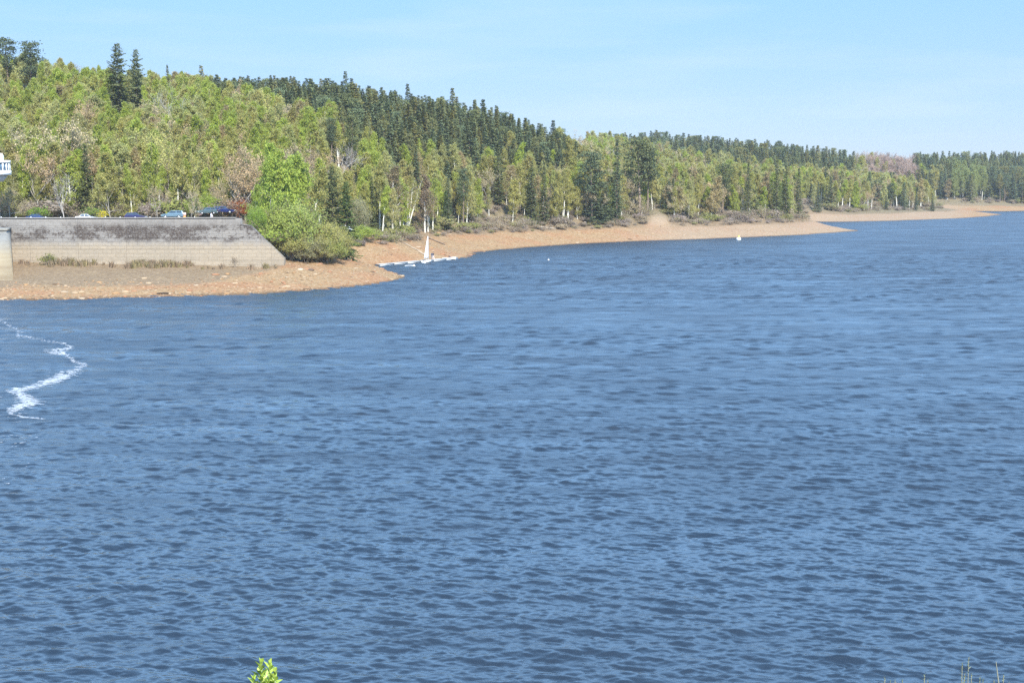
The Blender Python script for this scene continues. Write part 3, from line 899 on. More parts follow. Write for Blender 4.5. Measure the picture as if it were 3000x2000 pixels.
def sitting():
    p = {}
    def st(k, x, y, z, r): p[k] = ((x, y, z), r)
    st('pelvis', 0, 0, 0.14, 0.15); st('waist', 0, -0.02, 0.30, 0.13); st('chest', 0, -0.07, 0.52, 0.155)
    st('neck', 0, -0.10, 0.70, 0.06); st('chin', 0, -0.13, 0.77, 0.07); st('head', 0, -0.13, 0.85, 0.095); st('crown', 0, -0.13, 0.93, 0.07)
    for s, sx in (('l', -1), ('r', 1)):
        st(s + 'hip', 0.1 * sx, -0.08, 0.13, 0.1); st(s + 'knee', 0.13 * sx, -0.47, 0.20, 0.066)
        st(s + 'ankle', 0.13 * sx, -0.56, -0.16, 0.045); st(s + 'toe', 0.13 * sx, -0.72, -0.2, 0.035)
        st(s + 'shoulder', 0.2 * sx, -0.08, 0.62, 0.068); st(s + 'elbow', 0.29 * sx, -0.2, 0.38, 0.045)
        st(s + 'wrist', 0.22 * sx, -0.42, 0.32, 0.032); st(s + 'palm', 0.2 * sx, -0.5, 0.31, 0.034)
    return p

pw = car_at(619, 286)
person('person in a long white coat standing by the dark picnic table', (pw[0], 286, pw[2]), 1.2, standing(0.3, 0.12, 0.3), cloth('white_coat', (0.78, 0.76, 0.78)), cloth('pale_trousers', (0.6, 0.58, 0.6)), long_top=True)

tbl = thing('picnic_table', 'dark wooden picnic table with benches beside the person in white', 'picnic table', car_at(638, 287))
M['dark_wood'] = plain('dark_wood', (0.03, 0.024, 0.02), 0.8, 0.25, 4)
q = MB(); q.box((0, 0, 0.74), (2.0, 0.8, 0.07)); q.obj('tabletop', M['dark_wood'], tbl)
for s in (-1, 1):
    q = MB(); q.box((0, s * 0.72, 0.45), (2.0, 0.28, 0.06)); q.obj('bench', M['dark_wood'], tbl)
    q = MB(); q.tube([(s * 0.75, -0.75, 0.0), (s * 0.75, -0.25, 0.705)], 0.05, 4, cap=True); q.tube([(s * 0.75, 0.75, 0.0), (s * 0.75, 0.25, 0.705)], 0.05, 4, cap=True); q.box((s * 0.75, 0, 0.37), (0.08, 1.6, 0.09)); q.obj('leg_frame', M['dark_wood'], tbl)

sp = car_at(541, 279.5)
sgn = thing('sign', 'small orange and pale pink sign on a slim post behind the wall', 'sign', (sp[0], 279.4, 11.2))
q = MB(); q.tube([(0, 0, 0), (0, 0, 1.75)], 0.04, 6, cap=True); q.obj('post', M['steel'], sgn)
q = MB(); q.box((0, -0.06, 1.55), (0.62, 0.05, 0.62)); q.obj('upper_panel', plain('pale_pink_panel', (0.72, 0.5, 0.4), 0.5), sgn)
q = MB(); q.box((0, -0.06, 0.98), (0.5, 0.05, 0.42)); q.obj('lower_panel', plain('orange_panel', (0.75, 0.3, 0.06), 0.5), sgn)

# steps railing at the end of the wall
hr_ = thing('handrail', 'thin grey handrail going down beside the end of the retaining wall', 'railing')
pts = [at(692, 618, 277.6), at(706, 636, 277.6), at(738, 648, 277.6), at(760, 672, 277.6)]
q = MB(); q.tube(pts, 0.03, 5); q.obj('rail', M['dark_bark'], hr_)
for p_ in pts:
    q = MB(); q.tube([p_, p_ - np.array([0, 0, 1.6])], 0.03, 5); q.obj('post', M['dark_bark'], hr_)

# ------------------------------------------------------------------ jetty, boats, buoys
jet = thing('jetty', 'long low white floating jetty lying along the beach', 'jetty')
ja, jb = P(1108, 779.5), P(1338, 759)
M['pale_plank'] = plain('pale_planks', (0.52, 0.51, 0.48), 0.8, 0.2, 5)
jd = (jb - ja); jl = np.linalg.norm(jd); ju = jd / jl; ang = math.atan2(ju[1], ju[0])
nseg = 6
for k in range(nseg):
    c_ = ja + ju * (jl * (k + 0.5) / nseg)
    q = MB(); q.box((c_[0], c_[1], 0.40), (jl / nseg - 0.06, 1.15, 0.1), rz=ang); q.obj('deck_section', M['pale_plank'], jet)
    q = MB(); q.box((c_[0], c_[1], 0.13), (jl / nseg - 0.5, 0.95, 0.42), rz=ang); q.obj('float', M['white_dirty'], jet)

def hull(Lh, W, H, mat, name='hull', parent=None):
    ns = 13
    q = MB(); rings = []
    for i in range(ns):
        f = i / (ns - 1)
        x = (f - 0.5) * Lh
        w = W / 2 * (1 - max(0, (f - 0.45) / 0.55) ** 2.2) * (0.82 + 0.18 * min(1, f / 0.3))
        sh = H * (0.8 + 0.35 * f ** 2)
        rings.append([(x, -w, sh), (x, -w * 0.86, sh * 0.35), (x, -w * 0.35, -0.02 + 0.12 * f ** 3), (x, w * 0.35, -0.02 + 0.12 * f ** 3), (x, w * 0.86, sh * 0.35), (x, w, sh),
                      (x, w * 0.84, sh - 0.02), (x, w * 0.6, 0.14), (x, -w * 0.6, 0.14), (x, -w * 0.84, sh - 0.02)])
    v = np.array(rings).reshape(-1, 3); k = 10
    fcs = [[i * k + j_, (i + 1) * k + j_, (i + 1) * k + (j_ + 1) % k, i * k + (j_ + 1) % k] for i in range(ns - 1) for j_ in range(k)]
    q.add(v, fcs); q.add(v[:k], [list(range(k))])
    return q.obj(name, mat, parent, smooth_=False)

M['sail'] = plain('sail_cloth', (0.8, 0.8, 0.78), 0.8, 0.04, 1.5)
bp = P(1252, 769.5)
boat = thing('sailing_dinghy', 'white sailing dinghy with its tall white sail up beside the jetty', 'sailing boat', (bp[0], bp[1], 0.03), math.radians(72))
hull(4.2, 1.5, 0.5, M['white'], 'hull', boat)
q = MB(); q.tube([(0.7, 0, 0.1), (0.7, 0, 3.2), (0.62, 0, 6.3)], [0.045, 0.04, 0.025], 8, cap=True); q.obj('mast', M['steel'], boat)
q = MB(); q.tube([(0.65, 0, 1.0), (-1.75, 0.15, 1.0)], 0.035, 6, cap=True); q.obj('boom', M['steel'], boat)
q = MB(); nr_ = 14
vv = []
for i in range(nr_):
    f = i / (nr_ - 1); z = 1.08 + 5.15 * f
    lw = 2.35 * (1 - f) ** 0.75 + 0.06
    for k in range(6):
        g = k / 5
        vv.append((0.64 - 0.02 * f - lw * g, 0.15 * g * (1 - f) + 0.32 * math.sin(math.pi * g) * (1 - f * 0.7), z))
ff = [[i * 6 + k, i * 6 + k + 1, (i + 1) * 6 + k + 1, (i + 1) * 6 + k] for i in range(nr_ - 1) for k in range(5)]
q.add(vv, ff)
so = q.obj('sail', M['sail'], boat, smooth_=True)
sm = so.modifiers.new('thick', 'SOLIDIFY'); sm.thickness = 0.015
q = MB(); q.box((-2.1, 0, 0.1), (0.05, 0.3, 0.8)); q.obj('rudder', M['white_dirty'], boat)

dh = P(1316, 760)
rb = thing('rowing_boat', 'small white rowing boat with one person aboard, past the jetty end', 'rowing boat', (dh[0], dh[1] - 1.2, 0.02), math.radians(8))
hull(3.4, 1.4, 0.55, M['white'], 'hull', rb)
q = MB(); q.box((0, 0, 0.34), (0.28, 1.1, 0.04)); q.obj('thwart', M['pale_plank'], rb)
def jp(px, off, dz=0.455):
    c_ = ja + ju * ((px - 1108) / 230.0 * jl)
    n_ = np.array([-ju[1], ju[0], 0])
    c_ = c_ + n_ * off; c_[2] = dz
    return c_
person('person in a dark jacket standing on the jetty close to the sail', jp(1259, -0.2), 0.4, standing(0.2, 0.3, 0.6), cloth('navy_jacket', (0.04, 0.055, 0.09)), cloth('grey_trousers', (0.2, 0.2, 0.22)))
person('person in a black top and pale shorts walking on the jetty', jp(1268, 0.2), -1.2, standing(0.8, 0.05, 0.1), cloth('black_top', (0.03, 0.03, 0.035)), cloth('pale_shorts', (0.62, 0.5, 0.45)))
person('person in a brown top seated in the rowing boat', (dh[0], dh[1] - 1.2, 0.40), 1.7, sitting(), cloth('brown_top', (0.14, 0.085, 0.05)), cloth('blue_trousers', (0.06, 0.08, 0.14)))

wf = P(1203, 778)
q = MB(); q.ell((0, 0, 0.06), (1.3, 0.34, 0.13), 16, 8); q.box((0.9, 0, 0.2), (0.3, 0.03, 0.2))
o = q.obj('float_board', M['white'], loc=(wf[0], wf[1] - 2.0, 0.02)); o.rotation_euler = (0, 0, 0.1)
tag(o, 'slim white board floating just off the jetty', 'board')

by = P(2164, 703)
bu = thing('buoy', 'round white mooring buoy with a yellow top, out on the water', 'buoy', (by[0], by[1], 0))
q = MB(); q.ell((0, 0, 0.28), (0.78, 0.78, 0.66), 18, 12); q.obj('float', M['white'], bu, smooth_=True)
q = MB(); q.lathe([(0.2, 0.9), (0.34, 0.96), (0.3, 1.3), (0.1, 1.45), (0.001, 1.47)], 14); q.obj('top_cap', plain('yellow_paint', (0.7, 0.6, 0.05), 0.5), bu)
by = P(1607, 763)
bu = thing('buoy', 'tiny pale marker buoy alone on the open water', 'buoy', (by[0], by[1], 0))
q = MB(); q.ell((0, 0, 0.1), (0.26, 0.26, 0.24), 14, 9); q.obj('float', M['white_dirty'], bu, smooth_=True)
q = MB(); q.tube([(0, 0, 0.3), (0, 0, 0.62)], 0.03, 6, cap=True); q.obj('stick', M['steel'], bu)

# driftwood and logs on the upper beach
def gz(X, Y): return float(ground(np.array([X]), np.array([Y]))[0])
M['drift'] = plain('bleached_wood', (0.5, 0.43, 0.34), 0.9, 0.25, 4)
for (px, py, ln, an, rr, mat_, lab) in [(1278 + 0, 708, 7, -0.75, 0.22, 'dark_bark', 'dark fallen trunk lying down the bank above the jetty'),
                                       (1588, 667, 9, 0.12, 0.2, 'drift', 'long bleached driftwood trunk lying along the top of the beach'),
                                       (1730, 632 + 22, 5, 0.5, 0.16, 'drift', 'short bleached driftwood branch near the sandy break in the bank'),
                                       (2424, 643, 7, -0.3, 0.3, 'dark_bark', 'dark log lying across the low sandy point')]:
    # walk out along the sight line until the ground is met
    lo = 240.0
    for Y in np.arange(240, 640, 0.5):
        q_ = at(px, py, Y)
        if gz(q_[0], Y) >= q_[2]: lo = Y; break
    q_ = at(px, py, lo)
    rr_ = np.random.default_rng(int(px))
    pts = []
    for k in range(6):
        f = (k / 5 - 0.5) * ln
        X, Y = q_[0] + f * math.cos(an), lo + f * math.sin(an) + 0.2 * rr_.normal()
        pts.append((X, Y, gz(X, Y) + rr * 0.8))
    qq = MB(); qq.tube(pts, np.linspace(rr, rr * 0.5, 6), 8, cap=True)
    for k in range(3):
        i_ = rr_.integers(1, 5); d_ = rr_.normal(0, 1, 3); d_[2] = abs(d_[2])
        qq.tube([pts[i_], np.array(pts[i_]) + d_ * 0.5, np.array(pts[i_]) + d_ * 0.9], [rr * 0.35, rr * 0.25, rr * 0.1], 5)
    tag(qq.obj('fallen_log', M[mat_]), lab, 'log')

# two pale tracks running down the bank
M['track'] = plain('pale_sand_track', (0.31, 0.225, 0.14), 0.95, 0.25, 0.8)
for pxs in ([(1108, 681), (1150, 697), (1190, 716), (1222, 732), (1246, 748)], [(1033, 677), (1050, 688), (1070, 699)]):
    ctr = []
    for (px, py) in pxs:
        hit = None
        for Y in np.arange(260, 420, 0.5):
            q_ = at(px, py, Y)
            if gz(q_[0], Y) >= q_[2]: hit = (q_[0], Y); break
        if hit: ctr.append(hit)
    if len(ctr) < 2: continue
    ctr = np.array(ctr)
    tt = np.linspace(0, len(ctr) - 1, 60)
    cx, cy = np.interp(tt, range(len(ctr)), ctr[:, 0]), np.interp(tt, range(len(ctr)), ctr[:, 1])
    dx, dy = np.gradient(cx), np.gradient(cy); ln = np.hypot(dx, dy) + 1e-9
    w = 0.4
    rows = []
    for sgn_ in (-1, -0.33, 0.33, 1):
        X, Y = cx - dy / ln * w * sgn_, cy + dx / ln * w * sgn_
        rows.append(np.stack([X, Y, ground(X, Y) + 0.1], -1))
    v = np.stack(rows, 1)
    i = np.arange(59)[:, None] * 4; j = np.arange(3)[None, :]
    q = MB(); q.add(v.reshape(-1, 3), np.stack([i + j, i + j + 1, i + 5 + j, i + 4 + j], -1).reshape(-1, 4))
    tag(q.obj('path', M['track'], smooth_=True), kind='structure')

# ------------------------------------------------------------------ foam on the water
M['foam'] = plain('white_foam', (0.55, 0.58, 0.61), 0.8, 0.08, 8)
t = M['foam'].node_tree      # thin bubbles: the water shows through
tr_ = N(t, 'ShaderNodeBsdfTransparent'); mx_ = N(t, 'ShaderNodeMixShader')
fn_ = noise(t, 5.0, 4, 0.6, position(t))
L(t, ramp(t, fn_, [(0.35, (0.1, 0.1, 0.1)), (0.62, (0.52, 0.52, 0.52))]), mx_.inputs[0])
L(t, tr_.outputs[0], mx_.inputs[1]); L(t, t.nodes['Principled BSDF'].outputs[0], mx_.inputs[2]); L(t, mx_.outputs[0], t.nodes['Material Output'].inputs[0])
FR = np.random.default_rng(11)
foam_px = [(-60, 915, 3), (0, 936, 4), (28, 955, 4), (62, 970, 4), (52, 985, 6), (90, 990, 3), (150, 1002, 3), (185, 1006, 4), (210, 1018, 4), (150, 1030, 16), (190, 1036, 5), (222, 1062, 5), (255, 1068, 4),
           (225, 1082, 8), (190, 1100, 14), (160, 1113, 15), (120, 1128, 10), (80, 1138, 10), (40, 1143, 10), (66, 1160, 12), (92, 1178, 18), (66, 1190, 12), (38, 1200, 8), (30, 1212, 3), (70, 1224, 3), (128, 1227, 3)]
q = MB()
def flake(px, py, size, n=7):
    c_ = P(px, py)
    return c_
cent, size = [], []
for (xa, ya, wa), (xb, yb, wb_) in zip(foam_px[:-1], foam_px[1:]):
    nseg_ = int(34 + 32 * math.hypot(xb - xa, (yb - ya) * 2) / 20 * (wa + wb_) / 12)
    f = FR.random(nseg_)
    wd = wa + (wb_ - wa) * f
    px_ = xa + (xb - xa) * f + FR.normal(0, 1, nseg_) * wd * 0.9
    py_ = ya + (yb - ya) * f + FR.normal(0, 1, nseg_) * wd * 0.30
    cent += list(zip(px_, py_)); size += list(FR.uniform(0.03, 0.10, nseg_) * (0.6 + wd / 20))
# scattered flecks over the choppy patch at the side
for _ in range(500):
    px_, py_ = FR.uniform(-160, 130) , FR.uniform(1150, 1420)
    if vnoise(px_, py_ * 2.2, 60, 9) > 0.55 + 0.25 * (px_ / 130):
        cent.append((px_, py_)); size.append(FR.uniform(0.02, 0.07))
for k in range(0):   # thin wind rows
    x0_, y0_ = FR.uniform(-60, 330), FR.uniform(1250, 1950)
    ln_ = FR.uniform(60, 190); sl = FR.uniform(-0.55, -0.38)
    for _ in range(int(ln_ * 0.4)):
        f = FR.random(); cent.append((x0_ + ln_ * f, y0_ + sl * ln_ * f + FR.normal(0, 1.6))); size.append(FR.uniform(0.008, 0.022))
for (px, py) in [(1663, 841)]:
    for _ in range(5): cent.append((px + FR.normal(0, 5), py + FR.normal(0, 1.2))); size.append(FR.uniform(0.06, 0.2))
cent, size = np.array(cent), np.array(size)
W3 = np.array([P(a_, b__) for a_, b__ in cent])
ok = (W3[:, 1] > 45) & (W3[:, 1] < 245)
W3, size = W3[ok], size[ok]
nv = 7
an = (np.arange(nv) * 2 * math.pi / nv)[None, :] + FR.random((len(W3), 1)) * 6
rr = size[:, None] * FR.uniform(0.55, 1.3, (len(W3), nv))
vx = W3[:, :1] + rr * np.cos(an) * 2.6; vy = W3[:, 1:2] + rr * np.sin(an)
vz = wave(vx, vy, 0.2) + 0.02 + FR.random((len(W3), 1)) * 0.03
v = np.stack([vx, vy, vz], -1).reshape(-1, 3)
q.add(v, np.arange(len(v)).reshape(-1, nv))
tag(q.obj('foam', M['foam']), 'broken line of white foam drifting on the blue water', 'foam', kind='stuff')
#@@END_BUILT
#@@TREES
# ------------------------------------------------------------------ tree shapes (each built once, then copied)
TR = np.random.default_rng(99)

def quads(c, a, b):
    """diamond-ish faces round the centres c, spanned by a and b"""
    v = np.stack([c - a, c - b * 0.8, c + a, c + b], 1).reshape(-1, 3)
    n = len(c)
    return v, np.arange(4 * n).reshape(-1, 4)

def rand_dirs(r, n):
    d = r.normal(0, 1, (n, 3)); return d / np.linalg.norm(d, axis=1)[:, None]

def leaf_cloud(q, r, pts, size, jitter, mat=0, stretch=1.0, hang=0.0):
    n = len(pts)
    c = pts + r.normal(0, jitter, (n, 3)) * np.array([1, 1, 1 + 0.6 * (hang > 0)])
    # young leaves turn their faces outwards and up to the light
    out = pts - np.array([0, 0, pts[:, 2].mean()]); out /= np.linalg.norm(out, axis=1)[:, None] + 1e-6
    nrm = rand_dirs(r, n) + 0.75 * out + np.array([0, 0, 0.55 if not hang else 0.25]); nrm /= np.linalg.norm(nrm, axis=1)[:, None] + 1e-9
    along = rand_dirs(r, n) + np.array([0, 0, hang]) if hang else np.cross(nrm, rand_dirs(r, n))
    a = along - nrm * np.sum(along * nrm, axis=1)[:, None]; a /= np.linalg.norm(a, axis=1)[:, None] + 1e-9
    b = np.cross(nrm, a)
    s = size * r.uniform(0.6, 1.35, (n, 1))
    v, f = quads(c, a * s * stretch, b * s)
    q.add(v, f, mat, np.repeat(np.clip(r.normal(0.5, 0.24, n), 0, 1), 4))

def birch(seed, H, W, nleaf, low=0.25, nb=34, lean=(0, 0), leaf=0.082, stems=1, twigs=6, droop=0.32, splay=0.0):
    r = np.random.default_rng(seed)
    wood, crown = MB(), MB()
    leaves = []
    for st in range(stems):
        az0 = r.uniform(0, 2 * math.pi)
        Hs = H * (1 if st == 0 else r.uniform(0.72, 1.0))
        ln = np.array([lean[0] + splay * math.cos(az0), lean[1] + splay * math.sin(az0)]) * Hs
        n = 10
        zz = np.linspace(0, 1, n)
        wob = np.cumsum(r.normal(0, 0.009 * Hs, (n, 2)), 0) * zz[:, None]
        tr = np.stack([ln[0] * zz ** 1.3 + wob[:, 0], ln[1] * zz ** 1.3 + wob[:, 1], zz * Hs * 0.97 - 0.3], 1)
        rad = (0.020 + 0.005 * r.random()) * Hs / (1.5 if stems > 1 else 1.0) * 0.62 * (1 - zz) ** 0.8 + 0.012
        wood.tube(tr, rad, 6, 0)
        tx = lambda f: np.array([np.interp(f, zz, tr[:, k]) for k in range(3)])
        nbb = nb if stems == 1 else int(nb * 0.6)
        for k in range(nbb):
            f = low + (0.98 - low) * (k + r.random()) / nbb
            az = k * 2.4 + r.uniform(-0.5, 0.5) + az0
            prof = min(1, (f - low + 0.12) / 0.28) * (1.06 - f) ** 0.7 * 1.25
            L_ = W * prof * r.uniform(0.7, 1.2) / (1.3 if stems > 1 else 1)
            el = math.radians(r.uniform(42, 72))
            m_ = 6
            g = np.linspace(0, 1, m_)
            hor = L_ * g * math.cos(el)
            ver = L_ * (math.sin(el) * g - droop * g ** 2.2)
            p0 = tx(f)
            br = p0 + np.stack([hor * math.cos(az), hor * math.sin(az), ver], 1) + np.cumsum(r.normal(0, 0.03 * L_, (m_, 3)), 0)
            br[0] = p0
            wood.tube(br, np.interp(g, [0, 1], [0.011 * L_ + 0.012, 0.008]), 4, 0 if L_ > W * 0.35 else 1)
            leaves.append(np.stack([np.interp(r.uniform(0.3, 1, 10), g, br[:, c]) for c in range(3)], 1))
            for _ in range(twigs):
                u = r.uniform(0.25, 1)
                s0 = np.array([np.interp(u, g, br[:, c]) for c in range(3)])
                d = r.normal(0, 0.8, 3); d[2] = r.uniform(-0.5, 1.1); d /= np.linalg.norm(d)
                tl = L_ * r.uniform(0.25, 0.5)
                tw = s0 + d * tl * np.linspace(0, 1, 4)[:, None] - np.array([0, 0, 0.32 * tl])[None, :] * (np.linspace(0, 1, 4) ** 2)[:, None]
                crown.tube(tw, [0.016, 0.013, 0.01, 0.006], 3, 1)
                leaves.append(np.stack([np.interp(r.uniform(0.1, 1.05, 8), np.linspace(0, 1, 4), tw[:, c]) for c in range(3)], 1))
    pts = np.concatenate(leaves)
    idx = r.integers(0, len(pts), nleaf)
    if nleaf:
        # leaves come in clumps: some sprays are dense, some nearly bare
        key = (np.floor(pts / 1.3) @ np.array([12.9898, 78.233, 37.719]))
        dens = np.modf(np.abs(np.sin(key) * 43758.5453))[0]
        pr = (0.25 + dens ** 1.5); pr /= pr.sum()
        idx = r.choice(len(pts), nleaf, p=pr)
        leaf_cloud(crown, r, pts[idx], leaf, 0.2, 0, 2.3, 2.2)
    return wood, crown

def fractal(seed, H, W, depth=5, leaves=0, leaf=0.1, stems=1, bole=0.22, spread=0.6):
    """round-headed broadleaf or bare tree: limbs fork again and again"""
    r = np.random.default_rng(seed)
    wood, crown = MB(), MB()
    ends = []
    def grow(p, d, L_, rad, k):
        n = 4
        pts = [np.array(p)]
        dd = np.array(d)
        for _ in range(n - 1):
            dd = dd + r.normal(0, 0.1, 3) + np.array([0, 0, 0.05]); dd /= np.linalg.norm(dd)
            pts.append(pts[-1] + dd * L_ / (n - 1))
        pts = np.array(pts)
        (wood if k < 3 else crown).tube(pts, np.linspace(rad, rad * 0.66, n), 6 if k == 0 else (4 if k < 3 else 3), 0 if k < 3 else 1)
        if k >= depth:
            ends.append(pts); return
        for c in range(r.integers(2, 4) if k else r.integers(3, 6)):
            u = r.uniform(0.45, 1.0) if c else 1.0
            s0 = np.array([np.interp(u, np.linspace(0, 1, n), pts[:, q]) for q in range(3)])
            nd = dd + r.normal(0, spread, 3) * np.array([1, 1, 0.7]) + np.array([0, 0, 0.12])
            nd /= np.linalg.norm(nd)
            grow(s0, nd, L_ * r.uniform(0.66, 0.86) * (1 if k else (1 - bole) / bole * 0.42), max(rad * r.uniform(0.5, 0.64), 0.011), k + 1)
    for st in range(stems):
        a = r.uniform(0, 6.28)
        d = np.array([0.35 * math.cos(a), 0.35 * math.sin(a), 1.0]) if stems > 1 else np.array([0, 0, 1.0])
        grow((0.15 * math.cos(a) * (stems > 1), 0.15 * math.sin(a) * (stems > 1), -0.2), d / np.linalg.norm(d), H * bole, 0.017 * H / (1 if stems == 1 else 2), 0)
    P_ = np.concatenate(ends)
    if leaves:
        idx = r.integers(0, len(P_), leaves)
        leaf_cloud(crown, r, P_[idx], leaf, 0.28, 0)
    # bring it to its height and width
    allv = np.concatenate([np.concatenate(q.v) for q in (wood, crown) if q.v])
    sz_ = H / allv[:, 2].max(); sw = W / np.percentile(np.abs(allv[:, :2]), 97)
    for q in (wood, crown):
        q.v = [v * np.array([min(sw, 2.0 * sz_), min(sw, 2.0 * sz_), sz_], np.float32) for v in q.v]
    return wood, crown

def spruce(seed, H, W, dens=1.25, low=0.05, ragged=0.25, tipk=0.8):
    r = np.random.default_rng(seed)
    wood, crown = MB(), MB()
    zz = np.linspace(0, 1, 8)
    wood.tube(np.stack([r.normal(0, 0.05, 8), r.normal(0, 0.05, 8), zz * H - 0.3], 1), 0.011 * H * (1 - zz) ** 0.8 + 0.012, 6, 0)
    nw = int(H * 1.9)
    C, A, B = [], [], []
    for k in range(nw):
        f = low + (1 - low) * (k + 0.3 * r.random()) / nw
        R_ = W * (1 - f) ** tipk * min(1, (f - low) / 0.1 + 0.55)
        nbr = r.integers(7, 11)
        off = r.uniform(0, 6.28)
        wl = r.uniform(0.8, 1.12)
        for bnum in range(nbr):
            az = off + bnum * 6.283 / nbr + r.normal(0, 0.18)
            fj = min(0.995, f + r.uniform(-0.8, 0.8) / nw)
            Lb = R_ * wl * r.uniform(1 - ragged * 1.6, 1 + ragged) + 0.09
            if r.random() < 0.07: Lb *= 0.45
            sl = np.interp(f, [0, 0.5, 0.9, 1], [-0.38, -0.12, 0.35, 0.9]) + r.normal(0, 0.07)
            d = np.array([math.cos(az), math.sin(az), 0])
            sd = np.array([-math.sin(az), math.cos(az), 0])
            m_ = max(2, int(Lb * 2.6 * dens))
            for q_ in range(m_):
                u = (q_ + r.random()) / m_
                u = 0.15 + 0.85 * u
                c = d * Lb * u + np.array([0, 0, fj * H + sl * Lb * u + 0.12 * Lb * u * u])
                wd = (0.18 + 0.22 * Lb * (1 - u) * 0.9) + 0.1
                for sg in (-1, 1):
                    out = sd * sg * 0.85 + d * 0.6 + np.array([0, 0, -0.25 + r.normal(0, 0.22)])
                    out /= np.linalg.norm(out)
                    ln = wd * r.uniform(0.7, 1.25)
                    C.append(c + out * ln * 0.55); A.append(out * ln * 0.62)
                    up = np.cross(out, d) ; up /= np.linalg.norm(up) + 1e-9
                    w2 = up * 0.3 + sd * 0.0 + d * 0.7 + r.normal(0, 0.35, 3)
                    w2 /= np.linalg.norm(w2); B.append(w2 * 0.19 * r.uniform(0.7, 1.5))
    C, A, B = np.array(C), np.array(A), np.array(B)
    v, f_ = quads(C, A, B)
    crown.add(v, f_, 0, np.repeat(np.clip(r.normal(0.5, 0.25, len(C)), 0, 1), 4))
    # leader
    crown.tube([(0, 0, H * 0.95), (0, 0, H * 1.03)], [0.06, 0.01], 4, 0)
    return wood, crown

def pine(seed, H, W, nclump=26, low=0.5):
    r = np.random.default_rng(seed)
    wood, crown = MB(), MB()
    zz = np.linspace(0, 1, 9)
    wob = np.cumsum(r.normal(0, 0.012 * H, (9, 2)), 0) * zz[:, None]
    tr = np.stack([wob[:, 0], wob[:, 1], zz * H * 0.94 - 0.3], 1)
    wood.tube(tr, 0.012 * H * (1 - zz) ** 0.7 + 0.02, 6, 0)
    for k in range(nclump):
        f = low + (1 - low) * (k + r.random()) / nclump
        az = k * 2.4 + r.normal(0, 0.4)
        prof = min(1, (f - low + 0.1) / 0.2) * (1.12 - f) ** 0.55 * 1.1
        Lb = W * prof * r.uniform(0.55, 1.1)
        p0 = np.array([np.interp(f, zz, tr[:, c]) for c in range(3)])
        p1 = p0 + np.array([math.cos(az) * Lb, math.sin(az) * Lb, Lb * r.uniform(0.05, 0.4)])
        wood.tube([p0, (p0 + p1) / 2 + np.array([0, 0, -0.08 * Lb]), p1], [0.06, 0.045, 0.02], 4, 0)
        for _ in range(3):
            c0 = p1 + r.normal(0, 0.35, 3) * np.array([1, 1, 0.4])
            n = 26
            pts = c0 + r.normal(0, 1, (n, 3)) * np.array([0.6, 0.6, 0.26])
            a = rand_dirs(r, n) + np.array([0, 0, 0.5]); a /= np.linalg.norm(a, axis=1)[:, None]
            b = np.cross(a, rand_dirs(r, n)); b /= np.linalg.norm(b, axis=1)[:, None] + 1e-9
            v, f_ = quads(pts, a * 0.24, b * 0.16)
            crown.add(v, f_, 0, np.repeat(np.clip(r.normal(0.5, 0.24, n), 0, 1), 4))
    return wood, crown

def shrub(seed, H, W, nleaf, leaf=0.12, depth=4, stems=7):
    return fractal(seed, H, W, depth, nleaf, leaf, stems, 0.17, 0.6)

PROTO = {
    'birch_tree': [birch(1, 16, 4.3, 9000, 0.14), birch(2, 17, 3.8, 6500, 0.42, 28), birch(3, 14.5, 4.4, 9000, 0.1), birch(4, 16, 4.0, 5600, 0.42, 26, (0.09, 0.04)), birch(5, 15, 4.8, 9500, 0.12, 34, stems=2, splay=0.1), birch(6, 16.5, 3.5, 6500, 0.2, 30, (-0.05, 0.05)), birch(7, 15.5, 4.6, 5200, 0.18, 38, twigs=9)],
    'broadleaf_tree': [fractal(21, 13, 4.8, 5, 2600, 0.12), fractal(22, 14, 4.2, 5, 2000, 0.12), fractal(23, 12, 4.6, 5, 3200, 0.13)],
    'bare_tree': [fractal(31, 12, 3.8, 6, 0), fractal(32, 11, 3.4, 6, 0)],
    'spruce_tree': [spruce(41, 22, 3.3), spruce(42, 20, 2.7), spruce(43, 18, 3.3, 1.3, 0.04, 0.35), spruce(44, 23, 2.8, 1.1, 0.12, 0.35), spruce(45, 21, 3.0, 1.2, 0.08, 0.3, 0.7), spruce(46, 19, 4.2, 1.5, 0.03, 0.32, 0.55), spruce(47, 14, 2.5, 1.5, 0.06, 0.22, 0.95), spruce(48, 15, 2.3, 1.5, 0.08, 0.28, 1.05), spruce(49, 13, 2.7, 1.5, 0.05, 0.3, 0.9)],
    'pine_tree': [pine(51, 19, 3.0), pine(52, 20, 2.6, 24, 0.55), pine(53, 18, 3.2, 28, 0.42)],
    'shrub': [shrub(61, 3.2, 2.2, 900, 0.13), shrub(62, 2.6, 1.9, 500, 0.11), shrub(63, 3.6, 2.0, 200, 0.09), shrub(64, 2.4, 2.0, 90, 0.08), shrub(65, 7.5, 4.4, 13000, 0.1, 5, 7), shrub(66, 6.5, 3.6, 9000, 0.1, 5, 8), shrub(67, 1.5, 2.6, 900, 0.1, 4, 9)],
}
WOODM = {'birch_tree': ['birch_bark', 'twig'], 'broadleaf_tree': ['grey_bark', 'twig'], 'bare_tree': ['grey_twig', 'grey_twig'], 'spruce_tree': ['dark_bark', 'dark_bark'], 'pine_tree': ['dark_bark', 'dark_bark'], 'shrub': ['twig', 'twig']}
LEAFM = {'birch_tree': ['leaf', 'twig'], 'broadleaf_tree': ['bud', 'twig'], 'bare_tree': ['bud', 'grey_twig'], 'spruce_tree': ['needle', 'dark_bark'], 'pine_tree': ['needle', 'dark_bark'], 'shrub': ['leaf', 'twig']}
MESHES = {}
